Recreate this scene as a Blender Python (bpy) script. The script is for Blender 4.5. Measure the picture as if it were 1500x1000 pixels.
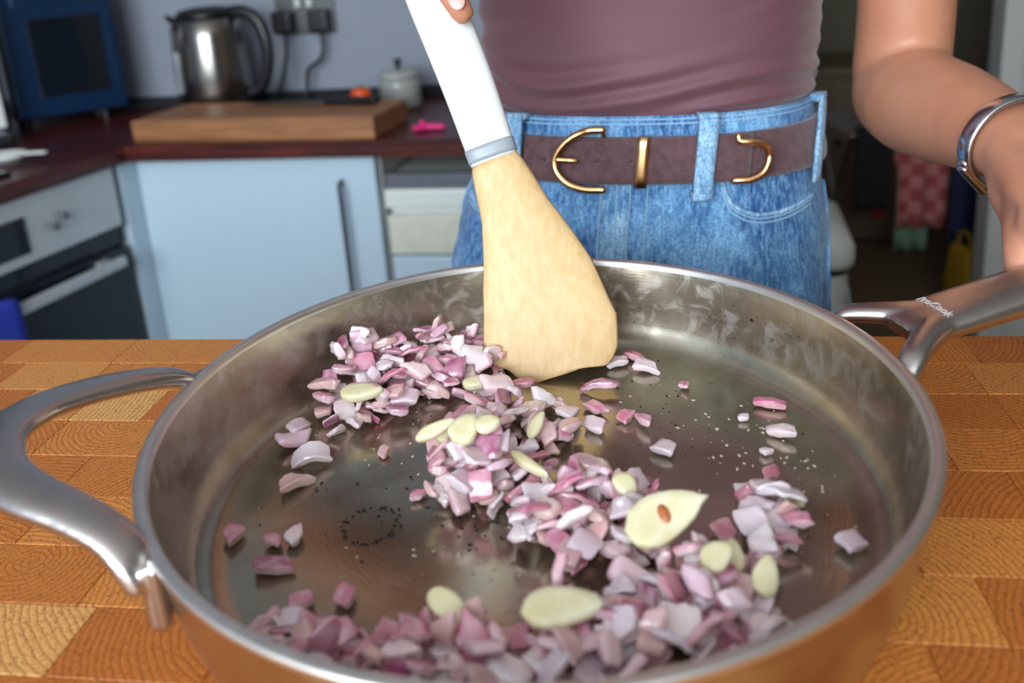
import bpy, bmesh, math, random
from mathutils import Vector, Matrix, noise

for o in list(bpy.data.objects): bpy.data.objects.remove(o)
S = bpy.context.scene
COL = S.collection
R = math.radians
PI = math.pi

# ------------------------------------------------------------------ camera, light, exposure
ZT = .92                       # top of the butcher block worktop
CAMZ = 1.17597
cam_d = bpy.data.cameras.new('camera'); cam = bpy.data.objects.new('camera', cam_d); COL.objects.link(cam)
cam_d.sensor_fit = 'HORIZONTAL'; cam_d.sensor_width = 36; cam_d.lens = 36 * 1283 / 1500
cam_d.shift_x = .0074; cam_d.shift_y = -.1446
cam_d.clip_start = .01
cam.matrix_world = (Matrix.Translation((0, 0, CAMZ)) @ Matrix.Rotation(R(10.2), 4, 'Z') @
                    Matrix.Rotation(R(90 - 15.92), 4, 'X') @ Matrix.Rotation(R(-4.12), 4, 'Z'))
cam_d.dof.use_dof = True; cam_d.dof.focus_distance = .47; cam_d.dof.aperture_fstop = 6.3
S.camera = cam

W = bpy.data.worlds.new('sky'); S.world = W; W.use_nodes = True
W.node_tree.nodes['Background'].inputs[0].default_value = (.55, .68, .9, 1)
W.node_tree.nodes['Background'].inputs[1].default_value = .35

def area(name, loc, target, sx, sy, power, col):
    d = bpy.data.lights.new(name, 'AREA'); d.shape = 'RECTANGLE'; d.size = sx; d.size_y = sy
    d.energy = power; d.color = col
    o = bpy.data.objects.new(name, d); COL.objects.link(o)
    o.location = loc
    o.rotation_euler = (Vector(target) - Vector(loc)).to_track_quat('-Z', 'Y').to_euler()
    return o
# daylight entering by the wide kitchen window behind the photographer, in the plane of that window
area('window_front_offscreen', (-.55, -1.60, 1.61), (-.55, 0, 1.61), 1.88, 1.10, 80, (.84, .93, 1.0))
S.view_settings.view_transform = 'Standard'; S.view_settings.look = 'None'
S.view_settings.exposure = 0.15; S.view_settings.gamma = 1; S.view_settings.use_curve_mapping = False

# ------------------------------------------------------------------ materials
def lin(c):
    o = []
    for v in c[:3]:
        v = v / 255
        o.append(v / 12.92 if v <= .04045 else ((v + .055) / 1.055) ** 2.4)
    return (*o, 1)

class NT:
    def __init__(s, name):
        s.m = bpy.data.materials.new(name); s.m.use_nodes = True
        s.t = s.m.node_tree; s.b = s.t.nodes['Principled BSDF']
    def n(s, kind, **kw):
        x = s.t.nodes.new(kind)
        for k, v in kw.items():
            if k.startswith('i_'):
                key = k[2:].replace('_', ' ')
                x.inputs[int(key) if key.isdigit() else key].default_value = v
            else: setattr(x, k, v)
        return x
    def l(s, a, b): s.t.links.new(a, b)
    def coord(s, kind='Object', scale=(1, 1, 1), loc=(0, 0, 0)):
        c = s.n('ShaderNodeTexCoord'); mp = s.n('ShaderNodeMapping')
        mp.inputs['Scale'].default_value = scale; mp.inputs['Location'].default_value = loc
        s.l(c.outputs[kind], mp.inputs[0]); return mp.outputs[0]
    def noise(s, vec, scale, detail=3, rough=.55, dist=0):
        x = s.n('ShaderNodeTexNoise'); x.inputs['Scale'].default_value = scale
        x.inputs['Detail'].default_value = detail; x.inputs['Roughness'].default_value = rough
        x.inputs['Distortion'].default_value = dist
        s.l(vec, x.inputs['Vector']); return x.outputs['Fac']
    def ramp(s, fac, stops):
        x = s.n('ShaderNodeValToRGB'); e = x.color_ramp.elements
        while len(e) < len(stops): e.new(.5)
        for q, (p, c) in zip(e, stops):
            q.position = p; q.color = c if len(c) == 4 else (*c, 1)
        s.l(fac, x.inputs[0]); return x.outputs[0]
    def mix(s, fac, a, b, mode='MIX'):
        x = s.n('ShaderNodeMix', data_type='RGBA', blend_type=mode)
        for sock, v in ((x.inputs[0], fac), (x.inputs[6], a), (x.inputs[7], b)):
            if hasattr(v, 'is_linked'): s.l(v, sock)
            else: sock.default_value = v
        return x.outputs[2]
    def math(s, op, a, b=0.):
        x = s.n('ShaderNodeMath', operation=op)
        for sock, v in ((x.inputs[0], a), (x.inputs[1], b)):
            if hasattr(v, 'is_linked'): s.l(v, sock)
            else: sock.default_value = v
        return x.outputs[0]
    def bump(s, h, strength=.3, dist=.001):
        x = s.n('ShaderNodeBump'); x.inputs['Strength'].default_value = strength; x.inputs['Distance'].default_value = dist
        s.l(h, x.inputs['Height']); s.l(x.outputs[0], s.b.inputs['Normal'])
    def set(s, **kw):
        for k, v in kw.items():
            sock = s.b.inputs[k.replace('_', ' ')]
            if hasattr(v, 'is_linked'): s.l(v, sock)
            else: sock.default_value = v
        return s.m

def plain(name, rgb, rough=.5, metal=0, var=.08, scale=30, bump=.0, bscale=200, **kw):
    t = NT(name); v = t.coord()
    c = lin(rgb); f = t.noise(v, scale, 4)
    lo = tuple(x * (1 - var) for x in c[:3]) + (1,); hi = tuple(min(1, x * (1 + var)) for x in c[:3]) + (1,)
    t.set(Base_Color=t.ramp(f, [(.3, lo), (.7, hi)]), Roughness=rough, Metallic=metal, **kw)
    if bump: t.bump(t.noise(v, bscale, 3), bump, .0006)
    return t.m

M = {}
M['wall'] = plain('painted_wall', (144, 150, 162), .8, bump=.15, bscale=260, var=.03)
M['ceiling'] = plain('ceiling_paint', (225, 224, 222), .9, var=.02)
M['hallwall'] = plain('hall_wall', (126, 118, 100), .85, var=.05)
M['hallfloor'] = plain('hall_carpet', (128, 106, 80), .95, var=.15, scale=60, bump=.4, bscale=400)
M['kfloor'] = plain('kitchen_floor', (128, 112, 96), .6, var=.12, scale=8)
M['white'] = plain('white_paint', (215, 216, 212), .45, var=.03)
M['bin'] = plain('bin_plastic', (222, 224, 220), .35, var=.02)
M['gloss'] = plain('pale_blue_gloss_door', (190, 212, 226), .28, var=.02, scale=4)
M['cream'] = plain('appliance_enamel', (226, 232, 226), .3, var=.02)
M['greystrip'] = plain('grey_trim', (98, 102, 112), .4)
M['black'] = plain('black_plastic', (14, 15, 18), .35, var=.2)
M['blackgl'] = plain('black_glass', (18, 24, 32), .08, var=.1)
M['darkmatt'] = plain('dark_matt_finish', (26, 26, 32), .8)  # own dark finish of oven body, upstand and plinths
M['steel'] = plain('brushed_steel', (150, 146, 140), .22, 1, var=.05, scale=60)
M['ovensteel'] = plain('oven_panel_steel', (196, 200, 202), .5, .4, var=.05, scale=20)
M['plate'] = plain('socket_metal', (96, 98, 98), .42, .8)
M['handle_d'] = plain('dark_handle', (84, 92, 104), .35, .7)
M['blue'] = plain('blue_enamel', (16, 42, 72), .22, var=.05)
M['cloth_b'] = plain('royal_blue_towel', (38, 58, 168), .9, bump=.5, bscale=300)
M['orange'] = plain('tomato_skin', (225, 84, 22), .3)
M['green'] = plain('stalk_green', (70, 90, 40), .6)
M['pink'] = plain('pink_plastic', (226, 38, 120), .35)
M['jar'] = plain('jar_stoneware', (158, 160, 156), .25, var=.05)
M['knobdk'] = plain('dark_knob', (34, 40, 52), .3)
M['gold'] = plain('pale_gold_metal', (214, 168, 118), .2, 1, var=.04)
M['silver'] = plain('silver_metal', (205, 208, 212), .18, 1, var=.04)
M['etched'] = plain('etched_lettering', (204, 198, 192), .6, .2)
M['yellow'] = plain('yellow_cloth', (166, 130, 18), .8)
M['navy'] = plain('navy_cloth', (32, 40, 74), .9, bump=.5, bscale=80)
M['blackcl'] = plain('black_cloth', (24, 24, 28), .9, bump=.5, bscale=80)
M['redcl'] = plain('red_cloth', (176, 34, 40), .85)
M['greencl'] = plain('pale_green_cloth', (140, 176, 146), .9)
M['taupe'] = plain('taupe_cabinet', (118, 100, 78), .6)
M['hair'] = plain('dark_brown_hair', (52, 36, 26), .5, var=.3, scale=120)
M['eye'] = plain('eye_white', (230, 226, 220), .2)
M['iris'] = plain('eye_iris', (60, 44, 30), .2)
M['lips'] = plain('lip_pink', (176, 92, 86), .4)
M['shoe'] = plain('dark_shoe', (40, 38, 40), .6)
M['nail'] = plain('fingernail', (232, 176, 166), .25)

def m_skin():
    t = NT('skin'); v = t.coord()
    c = t.ramp(t.noise(v, 14, 4), [(.3, lin((188, 128, 98))), (.7, lin((206, 150, 120)))])
    c2 = t.mix(t.math('MULTIPLY', t.noise(v, 160, 3), .35), c, lin((172, 104, 80)))
    t.set(Base_Color=c2, Roughness=.46, Subsurface_Weight=.12, Subsurface_Scale=.008, Subsurface_Radius=(1, .35, .2))
    t.bump(t.noise(v, 700, 3), .18, .0004); return t.m
M['skin'] = m_skin()

def m_shirt():
    t = NT('mauve_jersey'); v = t.coord()
    c = t.ramp(t.noise(v, 9, 3), [(.3, lin((92, 54, 63))), (.7, lin((102, 62, 71)))])
    t.set(Base_Color=c, Roughness=.62, Sheen_Weight=.3, Sheen_Roughness=.5)
    w = t.n('ShaderNodeTexWave', wave_type='BANDS', bands_direction='X'); w.inputs['Scale'].default_value = 900
    t.l(v, w.inputs['Vector']); t.bump(w.outputs['Fac'], .12, .0003); return t.m
M['shirt'] = m_shirt()

def m_denim(name, dark, light, sc=1.):
    t = NT(name); v = t.coord()
    big = t.noise(t.coord(scale=(1, 1, .7)), 16 * sc, 5, .62, .4)
    fade = t.ramp(big, [(.40, lin(dark)), (.5, lin(tuple((a + b) / 2 for a, b in zip(dark, light)))), (.60, lin(light))])
    slub = t.noise(t.coord(scale=(1, 1, .18)), 520, 3)
    fleck = t.noise(v, 620, 3)
    c = t.mix(t.math('MULTIPLY', t.ramp(slub, [(.42, (0, 0, 0, 1)), (.62, (1, 1, 1, 1))]), .38), fade, lin(tuple(min(255, x + 55) for x in light)))
    c = t.mix(t.math('MULTIPLY', t.ramp(fleck, [(.45, (0, 0, 0, 1)), (.60, (1, 1, 1, 1))]), .5), c, lin(tuple(x * .7 for x in dark)))
    t.set(Base_Color=c, Roughness=.85, Sheen_Weight=.15)
    h = t.math('ADD', t.math('MULTIPLY', slub, .6), t.noise(t.coord(scale=(.6, .6, 1.6)), 60, 4))
    t.bump(h, .45, .0012); return t.m
M['denim'] = m_denim('blue_denim', (26, 78, 136), (112, 164, 208))
M['denim_l'] = m_denim('faded_denim', (66, 120, 172), (148, 188, 220), 1.6)
M['thread'] = plain('denim_thread', (150, 186, 214), .8)

def m_suede():
    t = NT('mauve_brown_suede'); v = t.coord()
    c = t.ramp(t.noise(v, 130, 5, .7), [(.3, lin((70, 47, 50))), (.7, lin((102, 73, 75)))])
    t.set(Base_Color=c, Roughness=.9, Sheen_Weight=.35); t.bump(t.noise(v, 900, 3), .35, .0005); return t.m
M['suede'] = m_suede()

def m_wood_block():
    # end grain: growth rings about a different far off heart for every block, dark pores and warm oil
    t = NT('end_grain_oak'); oi = t.n('ShaderNodeObjectInfo')
    tc = t.n('ShaderNodeTexCoord')
    def rnd(mul):
        w = t.n('ShaderNodeTexWhiteNoise', noise_dimensions='1D'); t.l(t.math('MULTIPLY', oi.outputs['Random'], mul), w.inputs['W']); return w.outputs['Color']
    sub = t.n('ShaderNodeVectorMath', operation='SUBTRACT'); t.l(rnd(91.7), sub.inputs[0]); sub.inputs[1].default_value = (.5, .5, .5)
    off = t.n('ShaderNodeVectorMath', operation='MULTIPLY'); t.l(sub.outputs[0], off.inputs[0]); off.inputs[1].default_value = (.20, .17, 0)
    add = t.n('ShaderNodeVectorMath', operation='ADD'); t.l(tc.outputs['Object'], add.inputs[0]); t.l(off.outputs[0], add.inputs[1])
    vec = add.outputs[0]
    w = t.n('ShaderNodeTexWave', wave_type='RINGS', rings_direction='Z', wave_profile='SAW')
    w.inputs['Scale'].default_value = 104; w.inputs['Distortion'].default_value = 4.5
    w.inputs['Detail'].default_value = 2; w.inputs['Detail Scale'].default_value = .55
    t.l(vec, w.inputs['Vector'])
    tone = t.ramp(oi.outputs['Random'], [(0, lin((186, 106, 44))), (.35, lin((208, 130, 58))), (.7, lin((222, 148, 72))), (1, lin((238, 184, 112)))])
    rings = t.ramp(w.outputs['Fac'], [(0, (.50, .40, .32, 1)), (.40, (.84, .80, .76, 1)), (1, (1.0, 1.0, 1.0, 1))])
    c = t.mix(1., tone, rings, 'MULTIPLY')
    big = t.noise(vec, 22, 3)
    c = t.mix(t.math('MULTIPLY', big, .3), c, lin((206, 120, 48)))
    por = t.noise(vec, 900, 2, .5)
    pf = t.ramp(por, [(.36, (1, 1, 1, 1)), (.46, (0, 0, 0, 1))])
    c = t.mix(t.math('MULTIPLY', pf, .65), c, lin((112, 58, 24)))
    t.set(Base_Color=c, Roughness=.42, Specular_IOR_Level=.4)
    t.bump(t.math('ADD', t.math('MULTIPLY', por, .6), t.math('MULTIPLY', w.outputs['Fac'], .3)), .25, .0006)
    return t.m
M['endgrain'] = m_wood_block()
M['slab'] = plain('oak_slab', (196, 122, 52), .5, var=.2, scale=40)

def m_board():
    t = NT('chopping_board_wood'); v = t.coord(scale=(3, 60, 60))
    c = t.ramp(t.noise(v, 2.2, 5, .6, .4), [(.3, lin((116, 72, 42))), (.7, lin((176, 122, 78)))])
    t.set(Base_Color=c, Roughness=.55); return t.m
M['board'] = m_board()

def m_counter():
    t = NT('dark_red_counter'); v = t.coord(scale=(2, 26, 26))
    c = t.ramp(t.noise(v, 3, 5, .6, .3), [(.3, lin((46, 16, 18))), (.55, lin((78, 28, 24))), (.75, lin((112, 42, 30)))])
    t.set(Base_Color=c, Roughness=.32); return t.m
M['counter'] = m_counter()

def m_checked():
    t = NT('pink_checked_cloth'); v = t.coord()
    k = t.n('ShaderNodeTexChecker'); k.inputs['Scale'].default_value = 26
    k.inputs[1].default_value = lin((206, 132, 128)); k.inputs[2].default_value = lin((176, 84, 84)); t.l(v, k.inputs[0])
    t.set(Base_Color=k.outputs[0], Roughness=.9); return t.m
M['check'] = m_checked()

def m_pan_inner():
    t = NT('oiled_pan_steel'); v = t.coord()
    sx = t.n('ShaderNodeSeparateXYZ'); t.l(v, sx.inputs[0])
    r = t.math('SQRT', t.math('ADD', t.math('POWER', sx.outputs[0], 2.), t.math('POWER', sx.outputs[1], 2.)))
    ang = t.math('ARCTAN2', sx.outputs[1], sx.outputs[0])
    cmb = t.n('ShaderNodeCombineXYZ'); t.l(t.math('MULTIPLY', r, 1.), cmb.inputs[0]); t.l(t.math('MULTIPLY', ang, .012), cmb.inputs[1]); t.l(sx.outputs[2], cmb.inputs[2])
    brush = t.noise(cmb.outputs[0], 900, 3, .6)
    cmb2 = t.n('ShaderNodeCombineXYZ'); t.l(t.math('MULTIPLY', ang, .16), cmb2.inputs[0]); t.l(r, cmb2.inputs[1]); t.l(t.math('MULTIPLY', sx.outputs[2], 1.), cmb2.inputs[2])
    smear = t.noise(cmb2.outputs[0], 62, 6, .68, .8)
    film = t.noise(v, 17, 5, .6, .6)
    base = t.ramp(film, [(.3, lin((142, 138, 122))), (.5, lin((168, 162, 144))), (.72, lin((190, 184, 166)))])
    # smeared oil and dried starch on the wall: rougher, paler patches
    up = t.ramp(sx.outputs[2], [(.026, (0, 0, 0, 1)), (.040, (1, 1, 1, 1))])
    sm = t.ramp(smear, [(.48, (0, 0, 0, 1)), (.62, (1, 1, 1, 1))])
    smw = t.math('MULTIPLY', sm, up)
    c = t.mix(t.math('MULTIPLY', smw, .50), base, lin((204, 200, 196)))
    # dark burnt specks, brown fond
    spk = t.noise(v, 210, 3, .6)
    sp = t.math('MULTIPLY', t.ramp(spk, [(.66, (0, 0, 0, 1)), (.71, (1, 1, 1, 1))]), t.ramp(t.noise(v, 30, 2), [(.5, (0, 0, 0, 1)), (.6, (1, 1, 1, 1))]))
    c = t.mix(t.math('MULTIPLY', sp, .85), c, lin((30, 22, 18)))
    fond = t.ramp(t.noise(v, 11, 4, .6, 1.), [(.5, (0, 0, 0, 1)), (.7, (1, 1, 1, 1))])
    c = t.mix(t.math('MULTIPLY', fond, .55), c, lin((132, 104, 84)))
    wl = t.ramp(sx.outputs[2], [(.0202, (0, 0, 0, 1)), (.024, (1, 1, 1, 1))])
    rg = t.math('ADD', t.math('ADD', t.math('MULTIPLY', smw, .16), t.math('MULTIPLY', wl, .14)), t.math('ADD', t.math('MULTIPLY', film, .16), .07))
    t.set(Base_Color=c, Metallic=.92, Roughness=rg, Anisotropic=.4, Coat_Weight=.15, Coat_Roughness=.12)
    h = t.math('ADD', t.math('MULTIPLY', brush, .7), t.math('MULTIPLY', film, .4))
    t.bump(h, .10, .0008); return t.m
M['pan_in'] = m_pan_inner()
def m_pan_outer():
    t = NT('polished_pan_steel'); v = t.coord()
    c = t.ramp(t.noise(v, 40, 3), [(.3, lin((176, 170, 164))), (.7, lin((200, 196, 190)))])
    t.set(Base_Color=c, Metallic=1., Roughness=.24); return t.m
M['pan_out'] = m_pan_outer()
M['rim'] = plain('pan_rim_steel', (222, 220, 216), .38, 1, var=.06, scale=90)  # paler than the pan steel: light from above put into the rim colour
M['hsteel'] = plain('satin_handle_steel', (190, 184, 180), .27, 1, var=.05, scale=120, bump=.08, bscale=900)

def m_onion():
    t = NT('diced_red_onion'); a = t.n('ShaderNodeVertexColor', layer_name='Col'); v = t.coord()
    oi = t.n('ShaderNodeObjectInfo')
    tint = t.ramp(oi.outputs['Random'], [(0, (.97, .88, .92, 1)), (.35, (1, .98, 1, 1)), (.7, (1, .93, .90, 1)), (1, (1, 1, 1, 1))])
    c = t.mix(1., a.outputs[0], tint, 'MULTIPLY')
    f = t.noise(v, 260, 3)
    c = t.mix(t.math('MULTIPLY', f, .08), c, lin((222, 160, 172)))
    t.set(Base_Color=c, Roughness=.16, Coat_Weight=.4, Coat_Roughness=.08, Subsurface_Weight=.35, Subsurface_Scale=.004, Subsurface_Radius=(1, .6, .55), Specular_IOR_Level=.6)
    t.bump(t.noise(v, 420, 3), .25, .0006); return t.m
M['onion'] = m_onion()
def m_garlic():
    t = NT('garlic'); v = t.coord()
    c = t.ramp(t.noise(v, 120, 4), [(.3, lin((224, 212, 160))), (.7, lin((240, 234, 204)))])
    t.set(Base_Color=c, Roughness=.25, Subsurface_Weight=.3, Subsurface_Scale=.004, Subsurface_Radius=(1, .85, .5)); 
    t.bump(t.noise(v, 300, 2), .2, .0005); return t.m
M['garlic'] = m_garlic()
M['toast'] = plain('toasted_garlic', (188, 108, 62), .4)
M['germ'] = plain('garlic_germ', (170, 168, 70), .4)
M['crumb'] = plain('starch_crumb', (204, 190, 168), .4, var=.2)
def m_spoonwood():
    t = NT('beech_blade'); v = t.coord(scale=(30, 30, 3))
    c = t.ramp(t.noise(v, 9, 5, .6, .3), [(.3, lin((204, 166, 112))), (.7, lin((220, 188, 140)))])
    t.set(Base_Color=c, Roughness=.5); return t.m
M['spoonwood'] = m_spoonwood()
M['spoonwhite'] = plain('white_spoon_handle', (222, 224, 222), .35, var=.02)
M['spoonband'] = plain('grey_band', (150, 158, 164), .35)

# ------------------------------------------------------------------ builders
def mesh(name, verts, faces, mat=None, parent=None, smooth=True, mats=None, fm=None):
    me = bpy.data.meshes.new(name); me.from_pydata([tuple(v) for v in verts], [], faces)
    me.validate(); me.update()
    bm = bmesh.new(); bm.from_mesh(me); bmesh.ops.recalc_face_normals(bm, faces=bm.faces[:]); bm.to_mesh(me); bm.free()
    if mats:
        for m in mats: me.materials.append(m)
        if fm:
            for p in me.polygons: p.material_index = fm[p.index]
    elif mat: me.materials.append(mat)
    if smooth:
        me.polygons.foreach_set('use_smooth', [True] * len(me.polygons))
    o = bpy.data.objects.new(name, me); COL.objects.link(o)
    if parent: o.parent = parent
    return o

def bmobj(name, bm, mat, parent=None, smooth=False):
    me = bpy.data.meshes.new(name); bmesh.ops.recalc_face_normals(bm, faces=bm.faces[:]); bm.to_mesh(me); bm.free()
    me.materials.append(mat)
    if smooth: me.polygons.foreach_set('use_smooth', [True] * len(me.polygons))
    o = bpy.data.objects.new(name, me); COL.objects.link(o)
    if parent: o.parent = parent
    return o

def tag(o, label=None, cat=None, group=None, kind=None):
    if label: o['label'] = label
    if cat: o['category'] = cat
    if group: o['group'] = group
    if kind: o['kind'] = kind
    return o

def thing(name, label, cat, loc=(0, 0, 0), rz=0, group=None):
    o = bpy.data.objects.new(name, None); COL.objects.link(o); o.location = loc; o.rotation_euler.z = rz
    o.empty_display_size = .05
    return tag(o, label, cat, group)

def box(name, c, s, mat, parent=None, bev=.0, seg=2, rz=0, rot=None):
    bm = bmesh.new(); bmesh.ops.create_cube(bm, size=1)
    bmesh.ops.scale(bm, vec=s, verts=bm.verts)
    if bev: bmesh.ops.bevel(bm, geom=bm.edges[:], offset=bev, segments=seg, profile=.6, affect='EDGES')
    if rot: bmesh.ops.transform(bm, matrix=rot, verts=bm.verts)
    if rz: bmesh.ops.rotate(bm, cent=(0, 0, 0), matrix=Matrix.Rotation(rz, 3, 'Z'), verts=bm.verts)
    bmesh.ops.translate(bm, vec=c, verts=bm.verts)
    return bmobj(name, bm, mat, parent)

def loft(rings, cap=True, closed=False):
    n = len(rings[0]); V = [p for r in rings for p in r]; F = []
    m = len(rings)
    for i in range(m if closed else m - 1):
        j = (i + 1) % m
        for k in range(n):
            F.append((i * n + k, i * n + (k + 1) % n, j * n + (k + 1) % n, j * n + k))
    if cap and not closed:
        F.append(tuple(range(n - 1, -1, -1))); F.append(tuple((m - 1) * n + k for k in range(n)))
    return V, F

def catmull(P, per=6):
    P = [Vector(p) for p in P]; out = []
    for i in range(len(P) - 1):
        a = P[max(i - 1, 0)]; b = P[i]; c = P[i + 1]; d = P[min(i + 2, len(P) - 1)]
        for k in range(per):
            t = k / per
            out.append(.5 * ((2 * b) + (c - a) * t + (2 * a - 5 * b + 4 * c - d) * t * t + (3 * b - a - 3 * c + d) * t ** 3))
    out.append(P[-1]); return out

def interp(vals, per):
    o = []
    for i in range(len(vals) - 1):
        for k in range(per):
            t = k / per; o.append(vals[i] + (vals[i + 1] - vals[i]) * t)
    o.append(vals[-1]); return o

def tube(P, rad, n=12, up=(0, 0, 1), round_ends=True, exp=2.0, per=1):
    """loft of (super)ellipses along a path; rad: number, list of numbers or list of (side, up) half axes"""
    if not isinstance(rad, (list, tuple)): rad = [rad] * len(P)
    rad = [(r, r) if not isinstance(r, (list, tuple)) else r for r in rad]
    if per > 1:
        ra = interp([r[0] for r in rad], per); rb = interp([r[1] for r in rad], per)
        P = catmull(P, per); rad = list(zip(ra, rb))
    P = [Vector(p) for p in P]; rings = []; U = Vector(up)
    for i, p in enumerate(P):
        d = (P[min(i + 1, len(P) - 1)] - P[max(i - 1, 0)]).normalized()
        s = d.cross(U)
        if s.length < 1e-4: s = d.cross(Vector((1, 0, 0)))
        s.normalize(); u = s.cross(d).normalized(); U = u if up is None else Vector(up)
        ring = []
        for k in range(n):
            a = 2 * PI * k / n; e = 2 / exp
            x = math.copysign(abs(math.cos(a)) ** e, math.cos(a)) * rad[i][0]
            y = math.copysign(abs(math.sin(a)) ** e, math.sin(a)) * rad[i][1]
            ring.append(p + s * x + u * y)
        rings.append((p, d, ring, max(min(rad[i]), 1e-5)))
    out = [r[2] for r in rings]
    if round_ends:
        def endcap(p, d, ring, r):
            q = []
            for f, sc in ((.38, .92), (.7, .71), (.92, .38)):
                q.append([p + d * (r * f) + (v - p) * sc for v in ring])
            return q
        p, d, ring, r = rings[0]; out = endcap(p, -d, ring, r)[::-1] + out
        p, d, ring, r = rings[-1]; out = out + endcap(p, d, ring, r)
    return loft(out)

def lathe(prof, n=64):
    """prof: list of (r, z); returns verts, faces (open ended where r = 0 makes a fan)"""
    V = []; F = []; idx = []
    for r, z in prof:
        if r < 1e-6: idx.append([len(V)]); V.append((0, 0, z))
        else:
            idx.append([len(V) + k for k in range(n)])
            V += [(r * math.cos(2 * PI * k / n), r * math.sin(2 * PI * k / n), z) for k in range(n)]
    for a, b in zip(idx, idx[1:]):
        for k in range(n):
            k2 = (k + 1) % n
            if len(a) == 1 and len(b) == 1: continue
            if len(a) == 1: F.append((a[0], b[k], b[k2]))
            elif len(b) == 1: F.append((a[k], a[k2], b[0]))
            else: F.append((a[k], a[k2], b[k2], b[k]))
    return V, F

def join(parts):
    V = []; F = []
    for v, f in parts:
        o = len(V); V += [tuple(p) for p in v]; F += [tuple(i + o for i in q) for q in f]
    return V, F

def xf(part, mtx):
    v, f = part
    return [mtx @ Vector(p) for p in v], f

def fused(name, parts, voxel, mat, parent=None, smooth=4, fac=.5):
    """overlapping closed shapes fused into one continuous skin"""
    V, F = join(parts)
    tmp = mesh('tmp', V, F)
    m = tmp.modifiers.new('r', 'REMESH'); m.mode = 'VOXEL'; m.voxel_size = voxel; m.use_smooth_shade = True
    if smooth:
        s = tmp.modifiers.new('s', 'SMOOTH'); s.iterations = smooth; s.factor = fac
    dg = bpy.context.evaluated_depsgraph_get(); dg.update()
    me = bpy.data.meshes.new_from_object(tmp.evaluated_get(dg))
    me.name = name; me.materials.clear(); me.materials.append(mat)
    me.polygons.foreach_set('use_smooth', [True] * len(me.polygons))
    old = tmp.data; bpy.data.objects.remove(tmp); bpy.data.meshes.remove(old)
    o = bpy.data.objects.new(name, me); COL.objects.link(o)
    if parent: o.parent = parent
    return o

def cyl(name, c, r, h, mat, parent=None, n=24, axis='Z', bev=.0):
    prof = [(0, -h / 2), (r - bev, -h / 2), (r, -h / 2 + bev), (r, h / 2 - bev), (r - bev, h / 2), (0, h / 2)] if bev else [(0, -h / 2), (r, -h / 2), (r, h / 2), (0, h / 2)]
    V, F = lathe(prof, n)
    q = {'Z': Matrix(), 'X': Matrix.Rotation(PI / 2, 4, 'Y'), 'Y': Matrix.Rotation(PI / 2, 4, 'X')}[axis]
    V = [q @ Vector(v) + Vector(c) for v in V]
    return mesh(name, V, F, mat, parent, smooth=False)

def struct(o, name=None):
    o['kind'] = 'structure'; return o

# ------------------------------------------------------------------ room shell
def slab_wall(name, c, s, mat): return struct(box(name, c, s, mat))
XL, XR, YB, YF = -1.70, 1.75, 1.90, -1.60
slab_wall('floor', (.0, 1.2, -.03), (3.7, 5.8, .06), M['hallfloor'])
slab_wall('ceiling', (.0, 1.2, 2.43), (3.7, 5.8, .06), M['ceiling'])
slab_wall('wall_left', (XL - .04, .18, 1.2), (.08, 3.6, 2.4), M['wall'])
slab_wall('wall_right', (XR + .04, 1.2, 1.2), (.08, 5.8, 2.4), M['hallwall'])
slab_wall('wall_back', ((XL + .06) / 2 - .04, YB + .04, 1.2), (1.76 + .08, .08, 2.4), M['wall'])
slab_wall('wall_hall_side', (.02, 3.0, 1.2), (.08, 2.04, 2.4), M['hallwall'])
slab_wall('wall_hall_end', (.87, 3.99, 1.2), (1.76, .08, 2.4), M['hallwall'])
# wall behind the photographer with its window
wx0, wx1, wz0, wz1 = -1.55, .45, 1.00, 2.22
for c, s in (((XL + wx0) / 2, wx0 - XL), ((wx1 + XR) / 2, XR - wx1)):
    pass
bmw = bmesh.new()
def addbox(bm, c, s):
    r = bmesh.ops.create_cube(bm, size=1); vs = r['verts']
    bmesh.ops.scale(bm, vec=s, verts=vs); bmesh.ops.translate(bm, vec=c, verts=vs)
addbox(bmw, ((XL + wx0) / 2, YF - .04, 1.2), (wx0 - XL, .08, 2.4))
addbox(bmw, ((wx1 + XR) / 2, YF - .04, 1.2), (XR - wx1, .08, 2.4))
addbox(bmw, ((wx0 + wx1) / 2, YF - .04, wz0 / 2), (wx1 - wx0, .08, wz0))
addbox(bmw, ((wx0 + wx1) / 2, YF - .04, (wz1 + 2.4) / 2), (wx1 - wx0, .08, 2.4 - wz1))
struct(bmobj('wall_front', bmw, M['wall']))
win = thing('window_1', None, None, ((wx0 + wx1) / 2, YF - .04, wz0)); struct(win)
ww, wh = wx1 - wx0, wz1 - wz0
bmf = bmesh.new()
for c, s in (((0, 0, .025), (ww, .07, .05)), ((0, 0, wh - .025), (ww, .07, .05)), ((-ww / 2 + .025, 0, wh / 2), (.05, .07, wh - .1)),
             ((ww / 2 - .025, 0, wh / 2), (.05, .07, wh - .1)), ((0, 0, wh / 2), (.05, .07, wh - .1))): addbox(bmf, c, s)
bmobj('window_frame', bmf, M['white'], win)
glass = NT('window_glass').set(Base_Color=(.9, .95, 1, 1), Roughness=.02, Transmission_Weight=1., IOR=1.45)
for sx in (-1, 1): box('pane', (sx * (ww / 4), 0, wh / 2), (ww / 2 - .075, .008, wh - .1), glass, win)
struct(box('trim_1', ((XL + .06) / 2, YB - .008, .05), (1.7, .016, .1), M['white']))
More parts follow.
